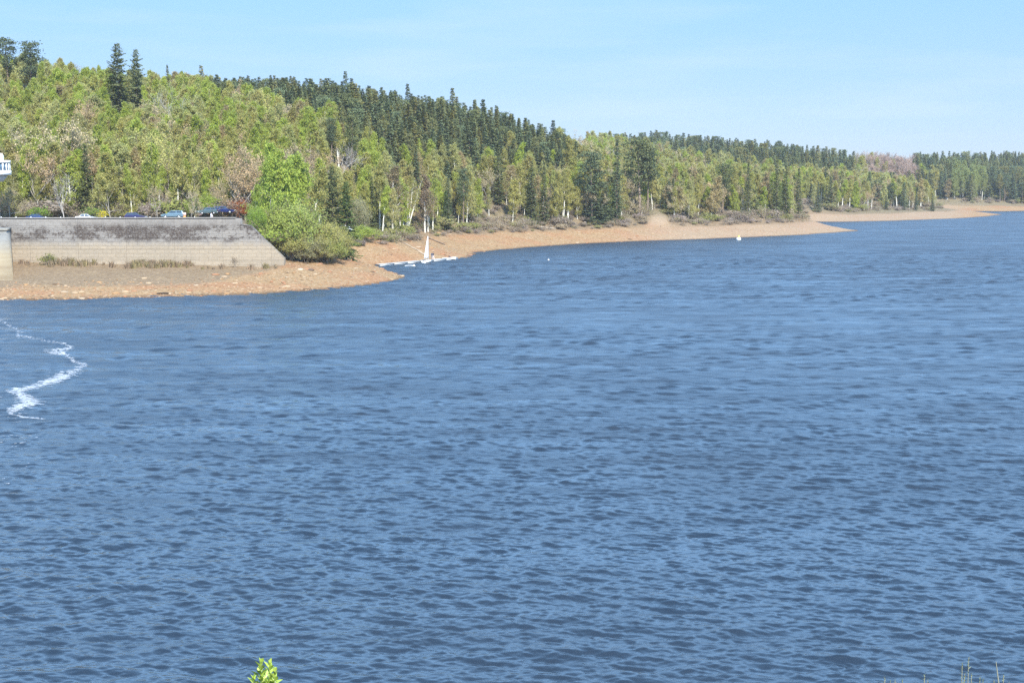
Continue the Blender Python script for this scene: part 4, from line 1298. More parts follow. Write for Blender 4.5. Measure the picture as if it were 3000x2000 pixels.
for kind, lst in PROTO.items():
    MESHES[kind] = []
    for wd_, cr_m in lst:
        allv = np.concatenate([np.concatenate(q_.v) for q_ in (wd_, cr_m)])
        H_ = float(allv[:, 2].max()); W_ = float(np.percentile(np.hypot(allv[:, 0], allv[:, 1]), 92))
        MESHES[kind].append((wd_.mesh('trunk', [M[k] for k in WOODM[kind]]), cr_m.mesh('crown', [M[k] for k in LEAFM[kind]]), H_, W_))
del PROTO

# ------------------------------------------------------------------ where the trees stand
def poly_in(poly, x, y):
    ins = False
    n = len(poly)
    for i in range(n):
        (ax, ay), (bx, by) = poly[i], poly[(i + 1) % n]
        if (ay > y) != (by > y) and x < (bx - ax) * (y - ay) / (by - ay) + ax: ins = not ins
    return ins
# wooded quarters as seen from the viewpoint (2352 px wide picture), used to decide what grows where
CON1 = [(395, 120), (418, 178), (560, 200), (640, 222), (760, 246), (830, 292), (900, 332), (1000, 335), (1080, 352), (1180, 345), (1270, 372), (1345, 330), (1345, 270), (1200, 190), (800, 120)]
CON2 = [(1345, 250), (1345, 318), (1440, 326), (1560, 352), (1700, 378), (1880, 402), (1962, 397), (1972, 300), (1600, 270)]
CON3 = [(2085, 320), (2105, 362), (2090, 392), (2150, 400), (2260, 440), (2700, 480), (2700, 300), (2200, 310)]
CONL = [(-200, 60), (-200, 116), (40, 116), (100, 100), (100, 60)]
BEECH = [(1955, 335), (1940, 402), (2095, 402), (2118, 385), (2085, 340)]
LIME = [(2185, 385), (2265, 385), (2265, 418), (2185, 418)]

def tint_birch(x2, y2, r):
    """spring colours of the broadleaved wood"""
    olive = np.array([0.414, 0.386, 0.123]); lime = np.array([0.392, 0.448, 0.084]); brown = np.array([0.437, 0.353, 0.179]); pale = np.array([0.448, 0.442, 0.179])
    w = np.array([1.0, 1.0, 0.55, 0.5])
    if x2 < 900: w = np.array([1.0, 1.6, 0.28, 0.7])
    if 480 < x2 < 800 and y2 < 300: w = np.array([0.6, 2.2, 0.2, 0.3])
    if x2 > 1000: w = np.array([1.4, 0.8, 0.45, 0.7])
    if x2 > 1880: w = np.array([1.4, 0.6, 0.45, 0.8])
    i = r.choice(4, p=w / w.sum())
    base = [olive, lime, brown, pale][i]
    mixw = r.uniform(0, 0.3)
    base = base * (1 - mixw) + [olive, lime, brown, pale][r.integers(0, 4)] * mixw
    return base * r.uniform(0.85, 1.12), ['olive green', 'fresh lime green', 'brownish', 'pale green'][i]

SPR = np.array([0.036, 0.058, 0.030])
trees = []     # dict(kind, var, X, Y, z, sxy, sz, rot, tint, word)
def add_tree(kind, X, Y, H, tint, word, var=None, wide=1.0, r=TR, z=None, label=None, rot=None, group=None):
    var = int(r.integers(0, min(7, len(MESHES[kind])))) if var is None else var
    sz_ = H / MESHES[kind][var][2]
    trees.append(dict(kind=kind, var=var, X=float(X), Y=float(Y), z=gz(X, Y) if z is None else z, sz=sz_, sxy=sz_ * wide, rot=float(r.uniform(0, 6.283)) if rot is None else rot,
                      tint=[float(q_) for q_ in tint], word=word, H=H, W=MESHES[kind][var][3] * sz_ * wide, label=label, own_group=group, own_tilt=label is not None))

# trees that stand out in the photograph: x, top y (2352 px wide picture), distance, ...
def stand_out(kind, x, top, Y, label, tint=None, var=None, wide=1.0, word='', rot=None):
    Y = float(Y)
    q_ = at(x * K2, top * K2, Y)
    if kind != 'shrub' and x > 840:      # trees keep off the beach
        while float(land_distance(np.array([q_[0]]), np.array([Y]))[0]) < np.interp(x, [850, 920, 1000, 1100, 1200], [24, 20, 19, 21, 22]) and Y < 900:
            Y += 1.0; q_ = at(x * K2, top * K2, Y)
    g_ = gz(q_[0], Y)
    if kind == 'shrub' and var in (0,):
        var = 4 if q_[2] - g_ > 5.5 else (5 if q_[2] - g_ > 3.6 else (6 if q_[2] - g_ < 1.9 else 0))
    add_tree(kind, q_[0], Y, max(q_[2] - g_, 1.0), SPR if tint is None else tint, word, var, wide, z=g_, label=label, rot=rot)

G1 = np.array([0.132, 0.149, 0.064]); GB = np.array([0.115, 0.143, 0.074]); GL = np.array([0.138, 0.190, 0.063])
for row in [
    ('spruce_tree', 268, 96, 408, 'tall dark spruce on the skyline, the taller of the two peaks', G1, 5, 1.0),
    ('spruce_tree', 311, 110, 414, 'tall brownish spruce on the skyline beside the taller peak', G1 * 1.25, 5, 0.85),
    ('spruce_tree', 195, 326, 306, 'dense dark green spruce standing above the silver white car', G1, 2, 1.05),
    ('spruce_tree', 384, 146, 470, 'thin lone spruce tip on the skyline between bare tree and dark forest', G1, 1, 0.9),
    ('spruce_tree', 762, 378, 311, 'dark spruce with a pointed top beside the big green bush', G1, 5, 0.9),
    ('spruce_tree', 794, 414, 308, 'mid green spruce close beside the darker pointed spruce', GL * 0.8, 5, 0.9),
    ('spruce_tree', 853, 402, 358, 'dark narrow spruce over the small white van', G1, 1, 1.1),
    ('spruce_tree', 1029, 402, 372, 'dark bluish spruce at the foot of the wood near the dinghy', GB, 1, 1.0),
    ('pine_tree', 1064, 383, 380, 'slim pine with a bare pale trunk behind the dark bluish spruce', GB, 1, 0.8),
    ('spruce_tree', 1222, 366, 428, 'broad dark spruce above the driftwood trunk', G1, 0, 1.15),
    ('spruce_tree', 1250, 366, 434, 'slender very dark spruce touching the broad one above the driftwood', G1 * 0.9, 1, 0.85),
    ('spruce_tree', 1366, 400, 442, 'wide low bluish spruce reaching down to the beach', GB, 2, 1.6),
    ('spruce_tree', 1392, 415, 446, 'smaller bluish spruce grown into the wide low one', GB, 2, 1.35),
    ('spruce_tree', 1418, 314, 470, 'tall shaggy grey green spruce left standing before the far ridge', GB * 1.1, 3, 1.0),
    ('pine_tree', 1470, 316, 496, 'big dark pine with a broad head before the far grey ridge', G1, 2, 1.3),
    ('pine_tree', 1489, 336, 500, 'lower pine whose head touches the big dark pine', GB, 0, 1.1),
    ('pine_tree', 1662, 374, 525, 'round headed dark pine rising from the birches by the point', G1, 2, 1.25),
    ('spruce_tree', 1720, 368, 522, 'dark ragged spruce halfway between the round pine and the twin spruces', G1, 3, 1.0),
    ('spruce_tree', 1786, 358, 521, 'taller of the twin dark spruces on the wooded point', G1, 4, 0.95),
    ('spruce_tree', 1806, 376, 508, 'lower broad spruce of the twin dark spruces on the wooded point', G1, 0, 1.05),
    ('spruce_tree', 1836, 382, 527, 'dark spruce just past the twin spruces on the wooded point', G1, 1, 1.0),
    ('spruce_tree', 1880, 416, 610, 'bluish spruce at the far end of the wooded point', GB, 2, 1.0),
    ('pine_tree', 2013, 412, 790, 'bluish pine on the far shore under the reddish beeches', GB, 0, 1.2),
    ('pine_tree', 2048, 420, 770, 'round headed pine on the far shore beside the bluish pine', GB, 2, 1.3),
    ('spruce_tree', 2036, 445, 752, 'small dark spruce low on the far shore', GB, 2, 1.2),
    ('spruce_tree', 2076, 440, 760, 'stocky dark spruce on the far shore right of the round headed pine', GB, 2, 1.1),
    ('spruce_tree', 2105, 438, 764, 'pointed bluish spruce on the far shore before lime birches', GB, 0, 1.1),
    ('spruce_tree', 2143, 444, 775, 'lone bluish spruce near the tip of the far shore', GB, 2, 1.1),
    ('pine_tree', 760, 268, 400, 'dark pine head rising from the lime birches halfway up the hill', GB, 1, 0.9),
    ('pine_tree', 806, 262, 405, 'reddish dark pine at the lower edge of the conifer forest', G1 * 1.2, 0, 0.9),
    ('spruce_tree', 955, 335, 425, 'small dark spruce below the edge of the conifer forest', GB, 2, 1.0),
    ('spruce_tree', 1145, 330, 455, 'dark spruce above the pale birches in the middle of the wood', G1, 4, 1.0),
    ('pine_tree', 1360, 345, 470, 'grey green pine above the wide low spruce', GB, 2, 1.2),
    ('pine_tree', 16, 84, 432, 'shaggy pine on the skyline at the high end of the hill', GB, 0, 1.2),
    ('pine_tree', 66, 92, 430, 'two headed dark pine on the skyline above the birches', GB, 2, 1.2),
]:
    stand_out(row[0], *row[1:4], row[4], row[5] * 0.86, row[6], row[7], word='dark')
BU = np.array([0.41, 0.345, 0.205]); PINK = np.array([0.44, 0.325, 0.185]); TAN = np.array([0.392, 0.314, 0.185]); LI = np.array([0.370, 0.448, 0.090]); OL = np.array([0.381, 0.364, 0.123])
for row in [
    ('broadleaf_tree', 118, 268, 316, 'wide tree covered in pale buff buds above the dark blue saloon', BU, 0, 1.25),
    ('broadleaf_tree', 562, 330, 308, 'wide orange brown tree in bud above the navy car', PINK, 0, 1.2),
    ('bare_tree', 372, 184, 372, 'silvery leafless tree fanning out high on the hillside', np.array([0.3, 0.28, 0.25]), 0, 1.15),
    ('bare_tree', 143, 395, 296, 'small grey tree forking low just behind the parked cars', BU, 1, 1.0),
    ('broadleaf_tree', 360, 420, 294, 'slim pale trunked tree in bud beside the light blue car', TAN, 1, 0.9),
    ('broadleaf_tree', 437, 425, 293, 'grey trunked tree in bud left of the grey green car', BU, 2, 0.9),
    ('broadleaf_tree', 500, 405, 300, 'slim twin trunked tree in bud by the picnic table', TAN, 1, 0.9),
    ('broadleaf_tree', 250, 400, 300, 'low spreading tree in green bud over the yellow flowering bush', OL, 2, 1.2),
    ('broadleaf_tree', 20, 420, 298, 'rounded buff tree beside the foot of the white tower', BU, 2, 1.2),
    ('birch_tree', 652, 320, 296, 'tall bright green birch clump with white stems by the wall end', LI * 0.95, 4, 1.15),
    ('birch_tree', 622, 350, 292, 'bright green birch in front of the orange brown tree', LI, 2, 1.1),
    ('birch_tree', 690, 345, 303, 'lime green birch with straight white stem, behind the big bush', LI, 1, 1.3),
    ('birch_tree', 585, 420, 283, 'young thin birch with a white stem at the end of the retaining wall', LI * 0.9, 5, 1.2),
    ('birch_tree', 283, 330, 316, 'white stemmed birch left of the pale clump above the car park', OL, 3, 1.0),
    ('birch_tree', 371, 355, 318, 'leaning white birch stem below a lime green head', LI, 3, 1.0),
    ('birch_tree', 300, 340, 319, 'straight white birch stem rising beside the leaning one', OL, 1, 1.0),
    ('birch_tree', 83, 400, 303, 'single straight white stem birch near the white tower', OL, 1, 0.8),
    ('birch_tree', 870, 360, 345, 'tall birch with white stems behind the small white van', OL, 1, 1.0),
    ('birch_tree', 900, 372, 342, 'brownish birch above the leaning stems at the beach', np.array([0.28, 0.225, 0.12]), 6, 1.2),
    ('birch_tree', 975, 395, 352, 'rounded brownish birch at the edge above the dinghy', np.array([0.30, 0.225, 0.14]), 6, 1.3),
]:
    stand_out(row[0], *row[1:4], row[4], row[5], row[6], row[7], word='green')
# several leaning white stems at the edge of the wood
LEAN = birch(71, 13, 2.6, 1200, 0.45, 24, (0.30, 0.0), stems=4, splay=0.28)
MESHES['birch_tree'].append((LEAN[0].mesh('trunk', [M[k] for k in WOODM['birch_tree']]), LEAN[1].mesh('crown', [M[k] for k in LEAFM['birch_tree']]), 13.2, 3.5))
stand_out('birch_tree', 935, 400, 340, 'many stemmed birch with white trunks leaning out over the beach', OL, 7, 1.0, word='green', rot=0.1)

for row in [
    ('shrub', 676, 440, 288, 'largest olive green bush on the bank beyond the wall end', np.array([0.345, 0.40, 0.115]), 0, 0.66),
    ('shrub', 640, 450, 286, 'bright green bush overhanging the sloping end of the wall', np.array([0.33, 0.38, 0.09]), 0, 0.75),
    ('shrub', 588, 466, 282, 'vivid green bush leaning against the end of the wall', np.array([0.26, 0.37, 0.06]), 0, 0.6),
    ('shrub', 735, 490, 292, 'green bush at the foot of the dark pointed spruce', OL, 0, 0.8),
    ('shrub', 752, 535, 290, 'low green bush on the bank above the beach', np.array([0.32, 0.35, 0.1]), 0, 1.1),
    ('shrub', 765, 500, 300, 'tall loose green bush under the pointed spruce on the bank', OL, 0, 0.7),
    ('shrub', 772, 515, 303, 'light green bush lowest on the bank towards the dinghy', np.array([0.34, 0.36, 0.12]), 0, 0.7),
    ('birch_tree', 712, 380, 297, 'slim birch with a leaning white stem over the biggest bush', OL, 3, 1.1),
    ('birch_tree', 668, 362, 299, 'white stemmed birch in the middle of the bright clump at the wall end', LI, 1, 1.2),
    ('shrub', 668, 520, 285, 'olive bush right in front of the largest bush', OL, 0, 1.0),
    ('shrub', 702, 535, 286, 'grey green low bush with dark stems at the edge of the beach', np.array([0.34, 0.33, 0.18]), 0, 1.1),
    ('shrub', 726, 532, 288, 'low olive bush between the grey green one and the beach bank', OL, 0, 1.0),
    ('shrub', 612, 520, 280, 'small vivid bush halfway down the wall end', LI * 0.8, 0, 1.3),
    ('shrub', 822, 440, 356, 'rounded grey green sallow between two dark spruces', np.array([0.34, 0.33, 0.18]), 0, 0.45),
    ('shrub', 838, 512, 347, 'low fresh green bush in front of the small white van', LI, 0, 1.3),
    ('shrub', 88, 470, 296, 'low bright green bush behind the dark blue saloon', np.array([0.2, 0.3, 0.05]), 0, 0.85),
    ('shrub', 212, 470, 297, 'low green bush behind the silver white car', np.array([0.2, 0.26, 0.06]), 0, 0.85),
    ('shrub', 238, 477, 294, 'rounded forsythia bush in full yellow flower', np.array([0.72, 0.62, 0.02]), 1, 0.55),
    ('shrub', 299, 478, 294, 'thin yellow flowering bush behind the purplish blue hatchback', np.array([0.55, 0.5, 0.03]), 1, 0.5),
    ('shrub', 545, 452, 300, 'orange red leaved bush next to the red hatchback', np.array([0.42, 0.15, 0.05]), 0, 0.9),
    ('shrub', 478, 440, 300, 'fresh green bush behind the grey green car', LI * 0.85, 0, 1.2),
    ('shrub', 520, 445, 299, 'leafless purplish bush behind the navy car', np.array([0.2, 0.14, 0.12]), 3, 1.1),
    ('shrub', 107, 578, 271, 'thin yellow green sapling growing at the foot of the wall', np.array([0.24, 0.26, 0.07]), 1, 0.8),
    ('shrub', 539, 584, 272.5, 'single dry brown tussock by the foot of the wall', np.array([0.2, 0.15, 0.08]), 2, 0.6),
    ('shrub', 155, 585, 271.5, 'dry brown tussock left of centre along the wall foot', np.array([0.2, 0.15, 0.08]), 2, 0.6),
]:
    stand_out(row[0], *row[1:4], row[4], row[5], row[6], row[7], word='green')
n_named = len(trees)

# the woods: jittered rows over the hill
taken = np.array([(t_['X'], t_['Y'], 1.7 if t_['kind'] != 'shrub' else 1.2) for t_ in trees])
dark_ = np.array([(to_px(t_['X'], t_['Y'], t_['z'] + 8)[0], 0.75 * t_['W'] * FPX / t_['Y'] + 6, t_['Y']) for t_ in trees if t_['word'] == 'dark'])      # nothing grows up in front of the dark single conifers
XY = []
Y = 299.0
while Y < 1190:
    st = np.interp(Y, [300, 450, 700, 1000], [3.6, 3.9, 4.8, 5.6])
    xs_ = np.arange(-0.40 * Y, 0.40 * Y, st)
    xs_ = xs_ + TR.uniform(-0.45, 0.45, len(xs_)) * st
    ys_ = Y + TR.uniform(-0.45, 0.45, len(xs_)) * st
    XY.append(np.stack([xs_, ys_], 1)); Y += st * 0.92
XY = np.concatenate(XY)
S_ = land_distance(XY[:, 0], XY[:, 1])
x2_ = hx2(XY[:, 0], XY[:, 1])
d0_, d1_, d2__ = [np.interp(x2_, HX, q_) for q_ in (HD0, HD1, HD2)]
s_min = np.interp(x2_, [0, 560, 700, 800, 860, 920, 1000, 1060, 1400, 1490, 1512, 1535, 1600, 1850, 1950], [0, 0, 50, 44, 32, 20, 19, 21, 23, 26, 38, 26, 24, 24, 34])
front = (x2_ < 1345) & (XY[:, 1] < d1_ + 26)
mid = (x2_ >= 1345) & ((XY[:, 1] < d0_ + 75) | ((XY[:, 1] > d2__ - 190) & (XY[:, 1] < d2__ + 24)))
s_min = np.where((x2_ > 730) & (x2_ < 930) & (XY[:, 1] > 322), np.minimum(s_min, 19), s_min)
keep = (S_ > s_min) & (front | mid) & (XY[:, 1] > np.where(x2_ < 560, 304, 300)) & (x2_ > -110) & (x2_ < 2460)
keep &= ~((x2_ > 770) & (x2_ < 880) & (XY[:, 1] < 354)) & ~((x2_ > 715) & (x2_ < 825) & (XY[:, 1] < 344))
XY, x2_, S_ = XY[keep], x2_[keep], S_[keep]
Zg = ground(XY[:, 0], XY[:, 1], S_)
for (X, Y), zg, sx2, s_ in zip(XY, Zg, x2_, S_):
    if np.any(np.hypot(taken[:, 0] - X, taken[:, 1] - Y) < taken[:, 2]): continue
    px_, py_ = to_px(X, Y, zg + 12)
    if np.any((np.abs(px_ - dark_[:, 0]) < dark_[:, 1]) & (Y < dark_[:, 2]) & (Y > dark_[:, 2] - 40)): continue
    x2, y2 = px_ / K2, py_ / K2
    r_ = TR.random()
    bx, bn = vnoise(X, Y, 22, 91), vnoise(X, Y, 11, 92)
    far = np.clip((Y - 600) / 400, 0, 1)
    if poly_in(CON1, x2, y2) or poly_in(CONL, x2, y2):
        k = 'pine_tree' if r_ < 0.07 else 'spruce_tree'
        if r_ > 0.94 and y2 > 295: k = 'birch_tree'
        H = TR.uniform(10.5, 13.2) if TR.random() < 0.94 else TR.uniform(13.2, 17)
    elif poly_in(CON2, x2, y2):
        k = 'pine_tree' if r_ < 0.15 else 'spruce_tree'; H = TR.uniform(12, 17)
    elif poly_in(CON3, x2, y2):
        k = 'spruce_tree' if r_ < 0.8 else 'pine_tree'; H = TR.uniform(14, 20)
        if poly_in(LIME, x2, y2): k = 'birch_tree'
    elif poly_in(BEECH, x2, y2):
        k = 'broadleaf_tree' if r_ < 0.82 else 'birch_tree'; H = TR.uniform(12, 18)
    else:
        k = 'birch_tree'; H = TR.uniform(10.5, 15.5)
        if sx2 > 1040: H = TR.uniform(12.5, 19) 
        if s_ < s_min[0] + 45 and sx2 > 1040: H *= TR.uniform(0.6, 1.0)
        if r_ < 0.065: k = 'broadleaf_tree'
        elif r_ < 0.073: k = 'bare_tree'
        elif r_ < 0.13 and sx2 > 1040: k = 'spruce_tree'
        elif r_ < 0.083: k = 'spruce_tree'
        if Y > 950: k = 'spruce_tree' if TR.random() < 0.5 else 'birch_tree'
    if k == 'birch_tree':
        tint, word = tint_birch(x2, y2, TR)
        if poly_in(LIME, x2, y2): tint, word = np.array([0.31, 0.34, 0.12]), 'fresh lime green'
    elif k == 'broadleaf_tree':
        tint, word = ((BU * 0.95, 'buff'), (PINK * 0.95, 'orange brown'), (OL, 'olive green'))[TR.integers(0, 3)]
        if poly_in(BEECH, x2, y2): tint, word = (np.array([0.37, 0.27, 0.215]) * TR.uniform(0.85, 1.1), 'reddish') if x2 > 1985 else (np.array([0.31, 0.26, 0.17]), 'buff')
    elif k == 'bare_tree': tint, word = BU, 'silvery'
    else:
        tint = (G1 if TR.random() < 0.5 else GB) * TR.uniform(0.85, 1.35)
        word = 'dark'
        if TR.random() < 0.25: tint, word = tint * np.array([1.45, 1.2, 0.95]), 'brownish green'
    add_tree(k, X, Y, H, tint, word, var=int(TR.integers(6, 9)) if k == 'spruce_tree' and H < 18.5 else None, wide=TR.uniform(1.35, 1.85) if k == 'spruce_tree' else TR.uniform(0.85, 1.45), z=float(zg), r=TR)

# the wood goes on past both edges of the picture
XR = np.random.default_rng(303)
for _ in range(1500):
    Y = XR.uniform(304, 470); sx2 = XR.uniform(-640, -112)
    if XR.random() < 0.3: Y, sx2 = XR.uniform(965, 1120), XR.uniform(2462, 2900)
    X = (sx2 * K2 - 1500) / FPX * (Y * CP + 11 * SP)
    if np.min((taken[:, 0] - X) ** 2 + (taken[:, 1] - Y) ** 2) < 9 or gz(X, Y) < 3: continue
    if Y < 500:
        tint, word = tint_birch(0, 200, XR)
        add_tree('birch_tree', X, Y, XR.uniform(11, 15.5), tint, word, wide=XR.uniform(0.9, 1.4), r=XR)
    else:
        add_tree('spruce_tree', X, Y, XR.uniform(14, 19), GB, 'dark', var=int(XR.integers(6, 9)), wide=1.4, r=XR)
    taken = np.vstack([taken, [X, Y, 1.7]])

# ------------------------------------------------------------------ which trees show, and how much
QW, QH = 750, 190          # coarse picture of the land above the water line, 1 cell = 4 px
cov = np.zeros((QH, QW), bool)
order = sorted(range(len(trees)), key=lambda i: trees[i]['Y'])
for i in order:
    t_ = trees[i]
    x0, yb = to_px(t_['X'], t_['Y'], t_['z'])
    _, yt = to_px(t_['X'], t_['Y'], t_['z'] + t_['H'])
    hw = t_['W'] * FPX / t_['Y']
    if t_['kind'] in ('spruce_tree',): hw *= 0.8
    a0, a1 = max(0, int((x0 - hw) / 4)), min(QW, int((x0 + hw) / 4) + 1)
    b0, b1_ = max(0, int(yt / 4)), min(QH, int(yb / 4) + 1)
    t_['show'] = 0
    if a1 <= a0 or b1_ <= b0: continue
    gx, gy = np.meshgrid(np.arange(a0, a1) * 4 + 2, np.arange(b0, b1_) * 4 + 2)
    f = (gy - yt) / (yb - yt + 1e-6)
    if t_['kind'] == 'spruce_tree': shp = np.abs(gx - x0) < hw * np.clip(f * 1.2, 0, 1)
    else: shp = ((gx - x0) / hw) ** 2 + ((f - 0.42) / 0.46) ** 2 < 1
    if t_['Y'] < 300 and t_['kind'] != 'shrub': shp &= f < 2
    sub = cov[b0:b1_, a0:a1]
    t_['show'] = int((shp & ~sub).sum())
    if t_['kind'] not in ('bare_tree',): sub |= shp
by_kind = {}
for i, t_ in enumerate(trees):
    by_kind.setdefault(t_['kind'], []).append(i)
single = set()
for k, ids in by_kind.items():
    ids = sorted(ids, key=lambda i: (i >= n_named, -trees[i]['show']))
    single.update(i for i in ids[:298] if trees[i]['show'] > 2 or i < n_named)

# ------------------------------------------------------------------ labels that single a tree out
LAND_X = [(-200, 'near the white tower'), (62, 'above the dark blue saloon'), (150, 'above the silver white car'), (250, 'above the yellow bush'), (330, 'above the purplish hatchback'), (420, 'above the light blue car'),
          (520, 'above the navy car'), (600, 'above the wall end'), (690, 'above the biggest bush'), (790, 'above the small white van'), (880, 'above the leaning birch'), (980, 'above the dinghy'),
          (1070, 'above the jetty end'), (1160, 'above the driftwood trunk'), (1290, 'above the wide low spruce'), (1430, 'near the big dark pine'), (1545, 'past the sandy break'), (1640, 'near the round headed pine'),
          (1760, 'by the twin spruces'), (1850, 'at the end of the point'), (1900, 'across the bay'), (1975, 'under the reddish beeches'), (2110, 'at the far tip'), (2200, 'on the far shore')]
ORD = ['first', 'second', 'third', 'fourth', 'fifth', 'sixth', 'seventh', 'eighth', 'ninth', 'tenth', 'eleventh', 'twelfth', 'thirteenth', 'fourteenth', 'fifteenth', 'sixteenth', 'seventeenth', 'eighteenth', 'nineteenth', 'twentieth']
CATS = {'birch_tree': ('birch tree', 'birch'), 'broadleaf_tree': ('broadleaf tree', 'broadleaf'), 'bare_tree': ('bare tree', 'leafless tree'), 'spruce_tree': ('spruce tree', 'spruce'), 'pine_tree': ('pine tree', 'pine'), 'shrub': ('bush', 'bush')}
GROUPS = {'birch_tree': 'birches of the hillside wood', 'broadleaf_tree': 'budding broadleaf trees of the wood', 'bare_tree': 'leafless trees of the wood', 'spruce_tree': 'spruces of the wood', 'pine_tree': 'pines of the wood', 'shrub': 'bushes round the car park and bank'}
cells = {}
for i in sorted(single):
    t_ = trees[i]
    if t_['label']: continue
    px_, py_ = to_px(t_['X'], t_['Y'], t_['z'] + 0.75 * t_['H'])
    x2, y2 = px_ / K2, py_ / K2
    lm = [n_ for x_, n_ in LAND_X if x2 >= x_][-1] if x2 >= -200 else LAND_X[0][1]
    _, skyt = to_px(t_['X'], t_['Y'], t_['z'] + t_['H'])
    band = int(t_['Y'] // 24)
    t_['px'] = px_
    cells.setdefault((t_['kind'], t_['word'], lm), []).append(i)
for (k, word, lm), ids in cells.items():
    noun = CATS[k][1]
    ids.sort(key=lambda i: trees[i]['Y'])
    # rows from the shore up the hill, then across
    nrow = max(1, int(round(math.sqrt(len(ids) / 2.0))))
    rows = [list(q_) for q_ in np.array_split(np.array(ids), nrow)]
    rown = {1: [''], 2: ['low on the slope', 'high on the slope'], 3: ['low on the slope', 'halfway up', 'high on the slope']}.get(nrow) or ['in row %s up the slope' % w_ for w_ in ('one', 'two', 'three', 'four', 'five', 'six', 'seven', 'eight')]
    for rw, rn in zip(rows, rown):
        rw.sort(key=lambda i: trees[i]['px'])
        for n_, i in enumerate(rw):
            where = ('%s ' % rn if rn else '') + lm
            if len(rw) == 1: lab = '%s %s %s' % (word, noun, where)
            elif len(rw) == 2: lab = '%s %s %s, the %s one' % (word, noun, where, ('left', 'right')[n_])
            else: lab = '%s %s %s, %s from left' % (word, noun, where, ORD[n_])
            trees[i]['label'] = lab

# ------------------------------------------------------------------ plant them
def plant(t_):
    kind = t_['kind']
    wood, crown, _, _ = MESHES[kind][t_['var']]
    root = thing(kind, t_['label'], CATS[kind][0], (t_['X'], t_['Y'], t_['z']), t_['rot'], GROUPS[kind])
    if kind not in ('spruce_tree', 'shrub') and not t_['own_tilt']: root.rotation_euler = (0.05 * math.sin(t_['rot'] * 7), 0.05 * math.cos(t_['rot'] * 5), t_['rot'])
    root.scale = (t_['sxy'], t_['sxy'], t_['sz'])
    for nm, me in (('trunk' if kind != 'shrub' else 'stems', wood), ('crown' if kind != 'shrub' else 'foliage', crown)):
        o = bpy.data.objects.new(nm, me); COL.objects.link(o); o.parent = root
        o['tint'] = t_['tint']
    return root
for i in sorted(single): plant(trees[i])

def scatter(name, meshes, pts, rots, scls, idx, tints, label, kind_='stuff', cat=None):
    """one object: many copies of a few shapes on given points"""
    me = bpy.data.meshes.new(name)
    n = len(pts)
    me.vertices.add(n); me.vertices.foreach_set('co', np.asarray(pts, np.float32).ravel())
    for nm, ty, arr in (('turn', 'FLOAT', rots), ('shape', 'INT', idx)):
        q_ = me.attributes.new(nm, ty, 'POINT'); q_.data.foreach_set('value', np.asarray(arr, np.int32 if ty == 'INT' else np.float32))
    q_ = me.attributes.new('size', 'FLOAT_VECTOR', 'POINT'); q_.data.foreach_set('vector', np.asarray(scls, np.float32).ravel())
    q_ = me.attributes.new('tint', 'FLOAT_COLOR', 'POINT'); q_.data.foreach_set('color', np.concatenate([np.asarray(tints, np.float32), np.ones((n, 1), np.float32)], 1).ravel())
    o = bpy.data.objects.new(name, me); COL.objects.link(o)
    ng = bpy.data.node_groups.new(name, 'GeometryNodeTree')
    ng.interface.new_socket('Geometry', in_out='INPUT', socket_type='NodeSocketGeometry')
    ng.interface.new_socket('Geometry', in_out='OUTPUT', socket_type='NodeSocketGeometry')
    gi, go = ng.nodes.new('NodeGroupInput'), ng.nodes.new('NodeGroupOutput')
    iop = ng.nodes.new('GeometryNodeInstanceOnPoints')
    iop.inputs['Pick Instance'].default_value = True
    jo = ng.nodes.new('GeometryNodeJoinGeometry')
    for shp in meshes[::-1]:
        js = ng.nodes.new('GeometryNodeJoinGeometry')
        for ob in shp:
            oi = ng.nodes.new('GeometryNodeObjectInfo'); oi.inputs['Object'].default_value = ob
            ng.links.new(oi.outputs['Geometry'], js.inputs[0])
        gti = ng.nodes.new('GeometryNodeGeometryToInstance')
        ng.links.new(js.outputs[0], gti.inputs[0]); ng.links.new(gti.outputs[0], jo.inputs[0])
    def na(nm, ty):
        q2 = ng.nodes.new('GeometryNodeInputNamedAttribute'); q2.data_type = ty; q2.inputs['Name'].default_value = nm
        return [s_ for s_ in q2.outputs if s_.enabled][0]
    cx = ng.nodes.new('ShaderNodeCombineXYZ'); ng.links.new(na('turn', 'FLOAT'), cx.inputs[2])
    e2r = ng.nodes.new('FunctionNodeEulerToRotation'); ng.links.new(cx.outputs[0], e2r.inputs[0])
    ng.links.new(gi.outputs[0], iop.inputs['Points']); ng.links.new(jo.outputs[0], iop.inputs['Instance'])
    ng.links.new(na('shape', 'INT'), iop.inputs['Instance Index']); ng.links.new(e2r.outputs[0], iop.inputs['Rotation'])
    ng.links.new(na('size', 'FLOAT_VECTOR'), iop.inputs['Scale'])
    ng.links.new(iop.outputs[0], go.inputs[0])
    md = o.modifiers.new('scatter', 'NODES'); md.node_group = ng
    return tag(o, label, cat, kind=kind_)

